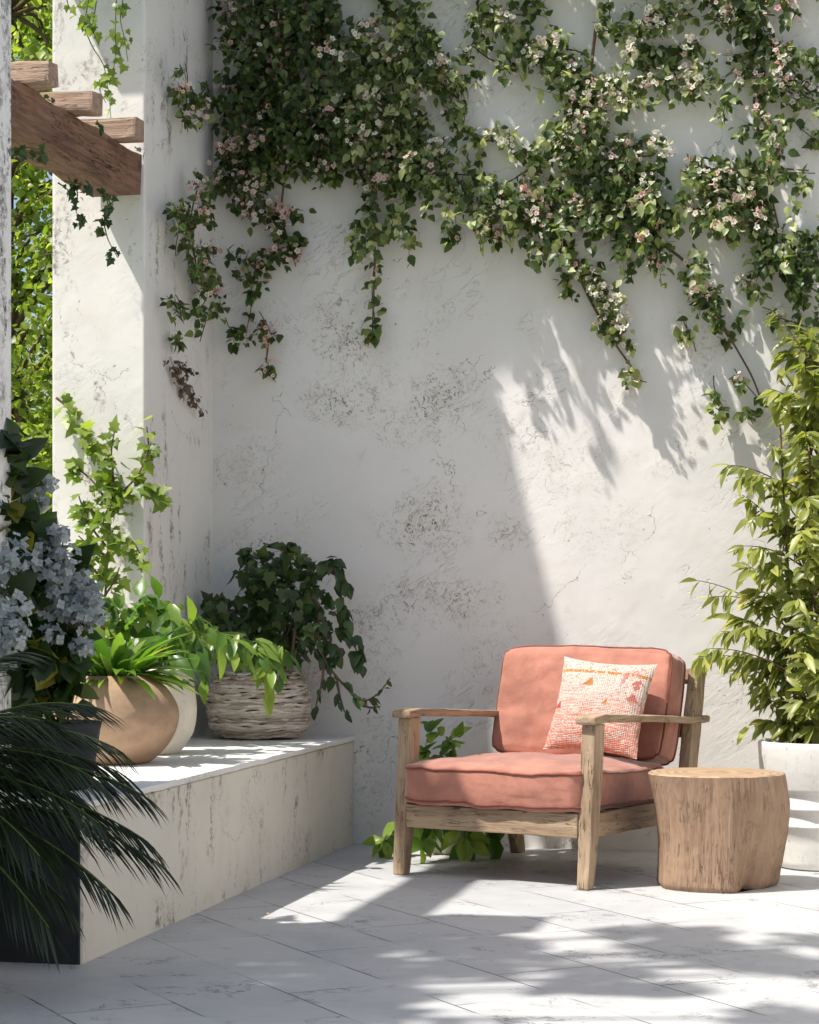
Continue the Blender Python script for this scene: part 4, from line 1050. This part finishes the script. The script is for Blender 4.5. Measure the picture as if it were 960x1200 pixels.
# ================================================================== WHITE PLANTER AND BUSH
qx, qy = w_of(1.565, 8.16)
pr = [(0.135, 0.0), (0.150, 0.006), (0.158, 0.03), (0.170, 0.10), (0.176, 0.155), (0.190, 0.163), (0.192, 0.172), (0.181, 0.182), (0.186, 0.215), (0.188, 0.222), (0.200, 0.230), (0.201, 0.240), (0.190, 0.250), (0.192, 0.285), (0.194, 0.292), (0.204, 0.298), (0.206, 0.31), (0.222, 0.36),
      (0.229, 0.46), (0.230, 0.478), (0.226, 0.484), (0.219, 0.483), (0.213, 0.47), (0.205, 0.42)]
pot('white_planter', 'tall ribbed white ceramic planter at the right edge beside the stump table', (qx, qy, 0.001), pr, M['white_cer'], 0.008, (0.206, 0.435), 96)
P = Plant()
def lan_branch(tip, z0, n, F0=0.0):
    b0 = np.array([qx + random.uniform(-.03, .03), qy + random.uniform(-.03, .03), z0])
    tip = np.array(tip); L = np.linalg.norm(tip - b0)
    mid = b0 * 0.5 + tip * 0.5 + np.array([0, 0, 0.22 * L])
    u = np.linspace(0, 1, 14)[:, None]
    pts = (1 - u) ** 2 * b0 + 2 * u * (1 - u) * mid + u ** 2 * tip
    P.stem.tube(pts, np.linspace(0.0042, 0.0013, 14), 5)
    m = int(n * 0.95); t_ = (0.22 + 0.78 * np.sort(rng.random(m))) * 13 * 0.999; i = t_.astype(int); f = (t_ - i)[:, None]
    p = pts[i] * (1 - f) + pts[i + 1] * f; tg = unit(pts[i + 1] - pts[i])
    sd = unit(np.cross(tg, [0, 0, 1.0])) * np.where(rng.random(m) < 0.5, -1, 1)[:, None]
    d = tg * 0.55 + sd * 0.55 + np.array([0, 0, -0.55]) + rng.normal(size=(m, 3)) * 0.33
    nd = np.array([-0.15, -0.35, 0.8]) + rng.normal(size=(m, 3)) * 0.35
    sz = 0.096 * (0.55 + 0.6 * rng.random(m))
    P.leaf.scatter(T_LAN, p, d, nd, sz, sz * 1.25, np.clip(rng.random(m) * 0.75 + 0.35 * (t_ / 13) ** 2 * rng.random(m), 0, 1))
for (x_, y_, n) in ((815,680,16),(830,700,16),(818,770,26),(832,760,34),(845,740,34),(812,775,16),(850,720,34),(852,545,30),(862,560,30),(870,580,34),(878,605,30),(885,560,26),(900,520,30),(905,470,26),(900,455,18),(912,430,26),(920,410,26),(925,395,22),(945,385,26),(955,420,34),(930,460,36),(935,500,36),(890,640,34),(905,600,36),(870,660,24),(880,690,34),(900,660,36),(870,735,36),(880,770,36),(895,800,34),(885,815,26),(878,850,18),(895,845,28),(910,830,36),(925,850,26),(905,740,40),(900,700,40),(920,560,40),(930,620,44),(925,700,44),(920,780,44),(940,740,44),(945,660,44),(950,560,44),(950,480,40),(940,820,40),(955,850,30),(868,640,14),(872,775,22),(858,785,20),(905,365,12)):
    F_ = random.uniform(-0.16, 0.16)
    tip = at(x_, y_, Y=qy + F_ - 0.05)
    lan_branch(tip, max(0.47, min(1.9, tip[2] - random.uniform(0.1, 0.35))), n)
for k in range(75):     # the side away from the picture edge
    a = random.uniform(-1.8, 1.9); z_ = random.uniform(0.62, 2.15); r_x = 0.46 * math.sqrt(max(0.1, 1 - ((z_ - 1.25) / 1.05) ** 2))
    lan_branch((qx + r_x * math.cos(a) * random.uniform(.5, 1), qy + min(0.3, r_x * math.sin(a) * 0.8), z_), max(0.47, z_ - 0.3), 34)
for k in range(7):
    a = k * 0.9; pts = [(qx + 0.06 * math.cos(a) * (1 + z_), qy + 0.04 * math.sin(a) * (1 + z_), z_) for z_ in np.linspace(0.42, random.uniform(1.5, 2.0), 9)]
    P.stem.tube(pts, np.linspace(0.008, 0.003, 9), 6)
bu = thing('potted_shrub', 'tall yellow-green shrub with narrow drooping leaves in the white planter', 'shrub', (qx, qy, 0.43))
P.stem.build('stem', M['twig'], bu); P.leaf.build('foliage', M['bush'], bu)

# ================================================================== SMALL PLANT BEHIND THE CHAIR
bx_, by_ = w_of(0.150, 8.62)
pot('small_pot', 'small pale pot on the paving behind the left side of the armchair', (bx_, by_, 0.001), [(0.055, 0), (0.062, 0.005), (0.078, 0.09), (0.082, 0.105), (0.075, 0.105), (0.07, 0.09)], M['cream_pot'], 0, (0.071, 0.092), 40)
P = Plant()
def bw(x_, y_, F=8.55): q = w_of((x_ - 480) / FPX * F, F); return (q[0], q[1], 1 - (y_ - 710) / FPX * F)
b0 = (bx_, by_, 0.09)
stems_with(P, [[b0, bw(500, 930), bw(498, 870), bw(510, 848)], [b0, bw(520, 920), bw(525, 870), bw(540, 852)], [b0, bw(500, 940), bw(485, 960), bw(462, 985, 8.5)], [b0, bw(495, 950), bw(470, 965), bw(450, 990, 8.45)],
               [b0, bw(540, 950), bw(550, 965), bw(556, 990, 8.4)], [b0, bw(560, 945), bw(575, 965), bw(580, 990, 8.45)], [b0, bw(510, 950, 8.45), bw(500, 970, 8.35), bw(495, 990, 8.3)], [b0, bw(530, 940), bw(536, 960, 8.4), bw(545, 985, 8.35)]], 0.10, 42, T_OV, 0.5, wid=0.8, out=(0, -1, .5), r0=0.002)
sp2 = thing('leafy_plant', 'low broad-leaved green plant showing under and behind the armchair left arm', 'plant', (bx_, by_, 0.09))
P.stem.build('stem', M['gstem'], sp2); P.leaf.build('foliage', M['strap'], sp2)

# ================================================================== TREES
def tree(name, label, trunk, clusters, mk, size, n, group=None, tpl=T_OV, tr=0.09, wid=1.3, flat=1.0):
    P = Plant(); base = np.array(trunk[0], float); topp = np.array(trunk[-1], float)
    P2 = Buf(); P2.tube(trunk, np.linspace(tr, tr * 0.55, len(trunk)), 12)
    for (c, r) in clusters:
        c = np.array(c, float)
        s0 = topp if c[2] > topp[2] - 0.4 else base + (topp - base) * max(0.25, (c[2] - 0.3) / max(0.5, topp[2]))
        mid = (s0 + c) / 2 + np.array([random.uniform(-.15, .15), random.uniform(-.15, .15), 0.15])
        u = np.linspace(0, 1, 9)[:, None]; pts = (1 - u) ** 2 * s0 + 2 * u * (1 - u) * mid + u ** 2 * c
        P.stem.tube(pts, np.linspace(tr * 0.35, 0.006, 9), 6)
        v = rng.normal(size=(n, 3)); v = unit(v) * (rng.random((n, 1)) ** 0.5) * r; v[:, 2] *= flat
        for q in range(7):
            e = unit(rng.normal(size=3)) * r * 0.9; e[2] *= flat
            P.stem.tube([c, c + e * 0.5 + np.array([0, 0, .02]), c + e], [0.005, 0.003, 0.0015], 4)
        sz = size * (0.6 + 0.7 * rng.random(n))
        P.leaf.scatter(tpl, c + v, rng.normal(size=(n, 3)) + np.array([0, 0, -0.4]), np.array([-.2, -.2, 0.8]) + rng.normal(size=(n, 3)) * 0.5, sz, sz * wid)
    o = thing(name, label, 'tree', tuple(base), group=group)
    P2.build('trunk', M['bark'], o); P.stem.build('branch', M['bark'], o); P.leaf.build('crown', M[mk], o)
    return o
# garden behind the opening between the piers
def gd(px, py, F): q = w_of((px - 480) / FPX * F, F); return (q[0], q[1], 1 - (py - 710) / FPX * F)
cl = []
for y_ in range(-60, 760, 46):
    for x_ in (-40, 15, 60, 105):
        cl.append((gd(x_ + random.uniform(-22, 22), y_ + random.uniform(-18, 18), random.uniform(10.6, 12.4)), random.uniform(0.17, 0.28)))
g0 = gd(10, 980, 11.6)
tree('garden_tree', 'sunny green tree seen through the gap between the two piers', [(g0[0], g0[1], -0.03), (g0[0] + .1, g0[1], 1.5), (g0[0] - .05, g0[1] + .1, 3.0), (g0[0], g0[1], 4.2)], cl, 'garden', 0.046, 190, tr=0.05)
cl = []
for k in range(90):
    a = random.random() * 6.28; r = 1.3 * math.sqrt(random.random()); cl.append(((-4.4 + r * math.cos(a) * 1.2, 13.2 + r * math.sin(a), random.uniform(0.3, 5.0)), random.uniform(0.3, 0.5)))
tree('garden_tree', 'further green tree filling the background of the gap between the piers', [(-4.4, 13.2, -0.03), (-4.5, 13.2, 2), (-4.4, 13.1, 4.2)], cl, 'garden', 0.075, 170, tr=0.10)
# tree overhead at the left, out of the picture, that dapples the paving
cl = []
for k in range(760):
    R_ = random.uniform(-6.4, -0.9); F_ = random.uniform(3.0, 5.62); z_ = random.uniform(3.75, 4.35)
    F_ = F_ - (z_ - 4.0) * 0.25
    if F_ > 5.60: continue
    left = R_ < -2.75
    dens = 0.95 if left else (0.42 if F_ > 4.9 else (0.42 if R_ < -2.2 else 0.05))
    if random.random() > dens: continue
    x_, y_ = w_of(R_, F_); cl.append(((x_, y_, z_), random.uniform(0.20, 0.36) if left else random.uniform(0.10, 0.20)))
tree('shade_tree', 'tree overhanging from the left, out of the picture, dappling the paving', [(-6.3, 2.6, -0.03), (-6.1, 2.7, 1.4), (-5.6, 3.0, 2.8), (-5.0, 3.4, 3.7)], cl, 'garden', 0.085, 75, tr=0.14, flat=0.5)

# fallen petals and leaf bits under the vine
b = Buf(); n = 70
lp = np.stack([rng.uniform(-2.0, -0.2, n), WY - 0.05 - np.abs(rng.normal(0, 1.1, n)), np.full(n, 0.004)], 1)
lp[:22, 0] = rng.uniform(-2.75, -2.25, 22); lp[:22, 1] = rng.uniform(6.2, 8.6, 22); lp[:22, 2] = BH + 0.0075
b.scatter(T_OV, lp, np.stack([rng.normal(size=n), rng.normal(size=n), np.zeros(n)], 1), np.tile([0, 0, 1.0], (n, 1)) + rng.normal(size=(n, 3)) * 0.15, np.full(n, 0.013) * (0.6 + 0.8 * rng.random(n)), None, rng.random(n), 0)
b.M[3] = [np.where(rng.random(len(m)) < 0.0, 1, m) for m in b.M[3]]
lt = b.build('fallen_petals', [M['petal']]); tag(lt, 'scattered small fallen petals on paving and bench top', kind='stuff')
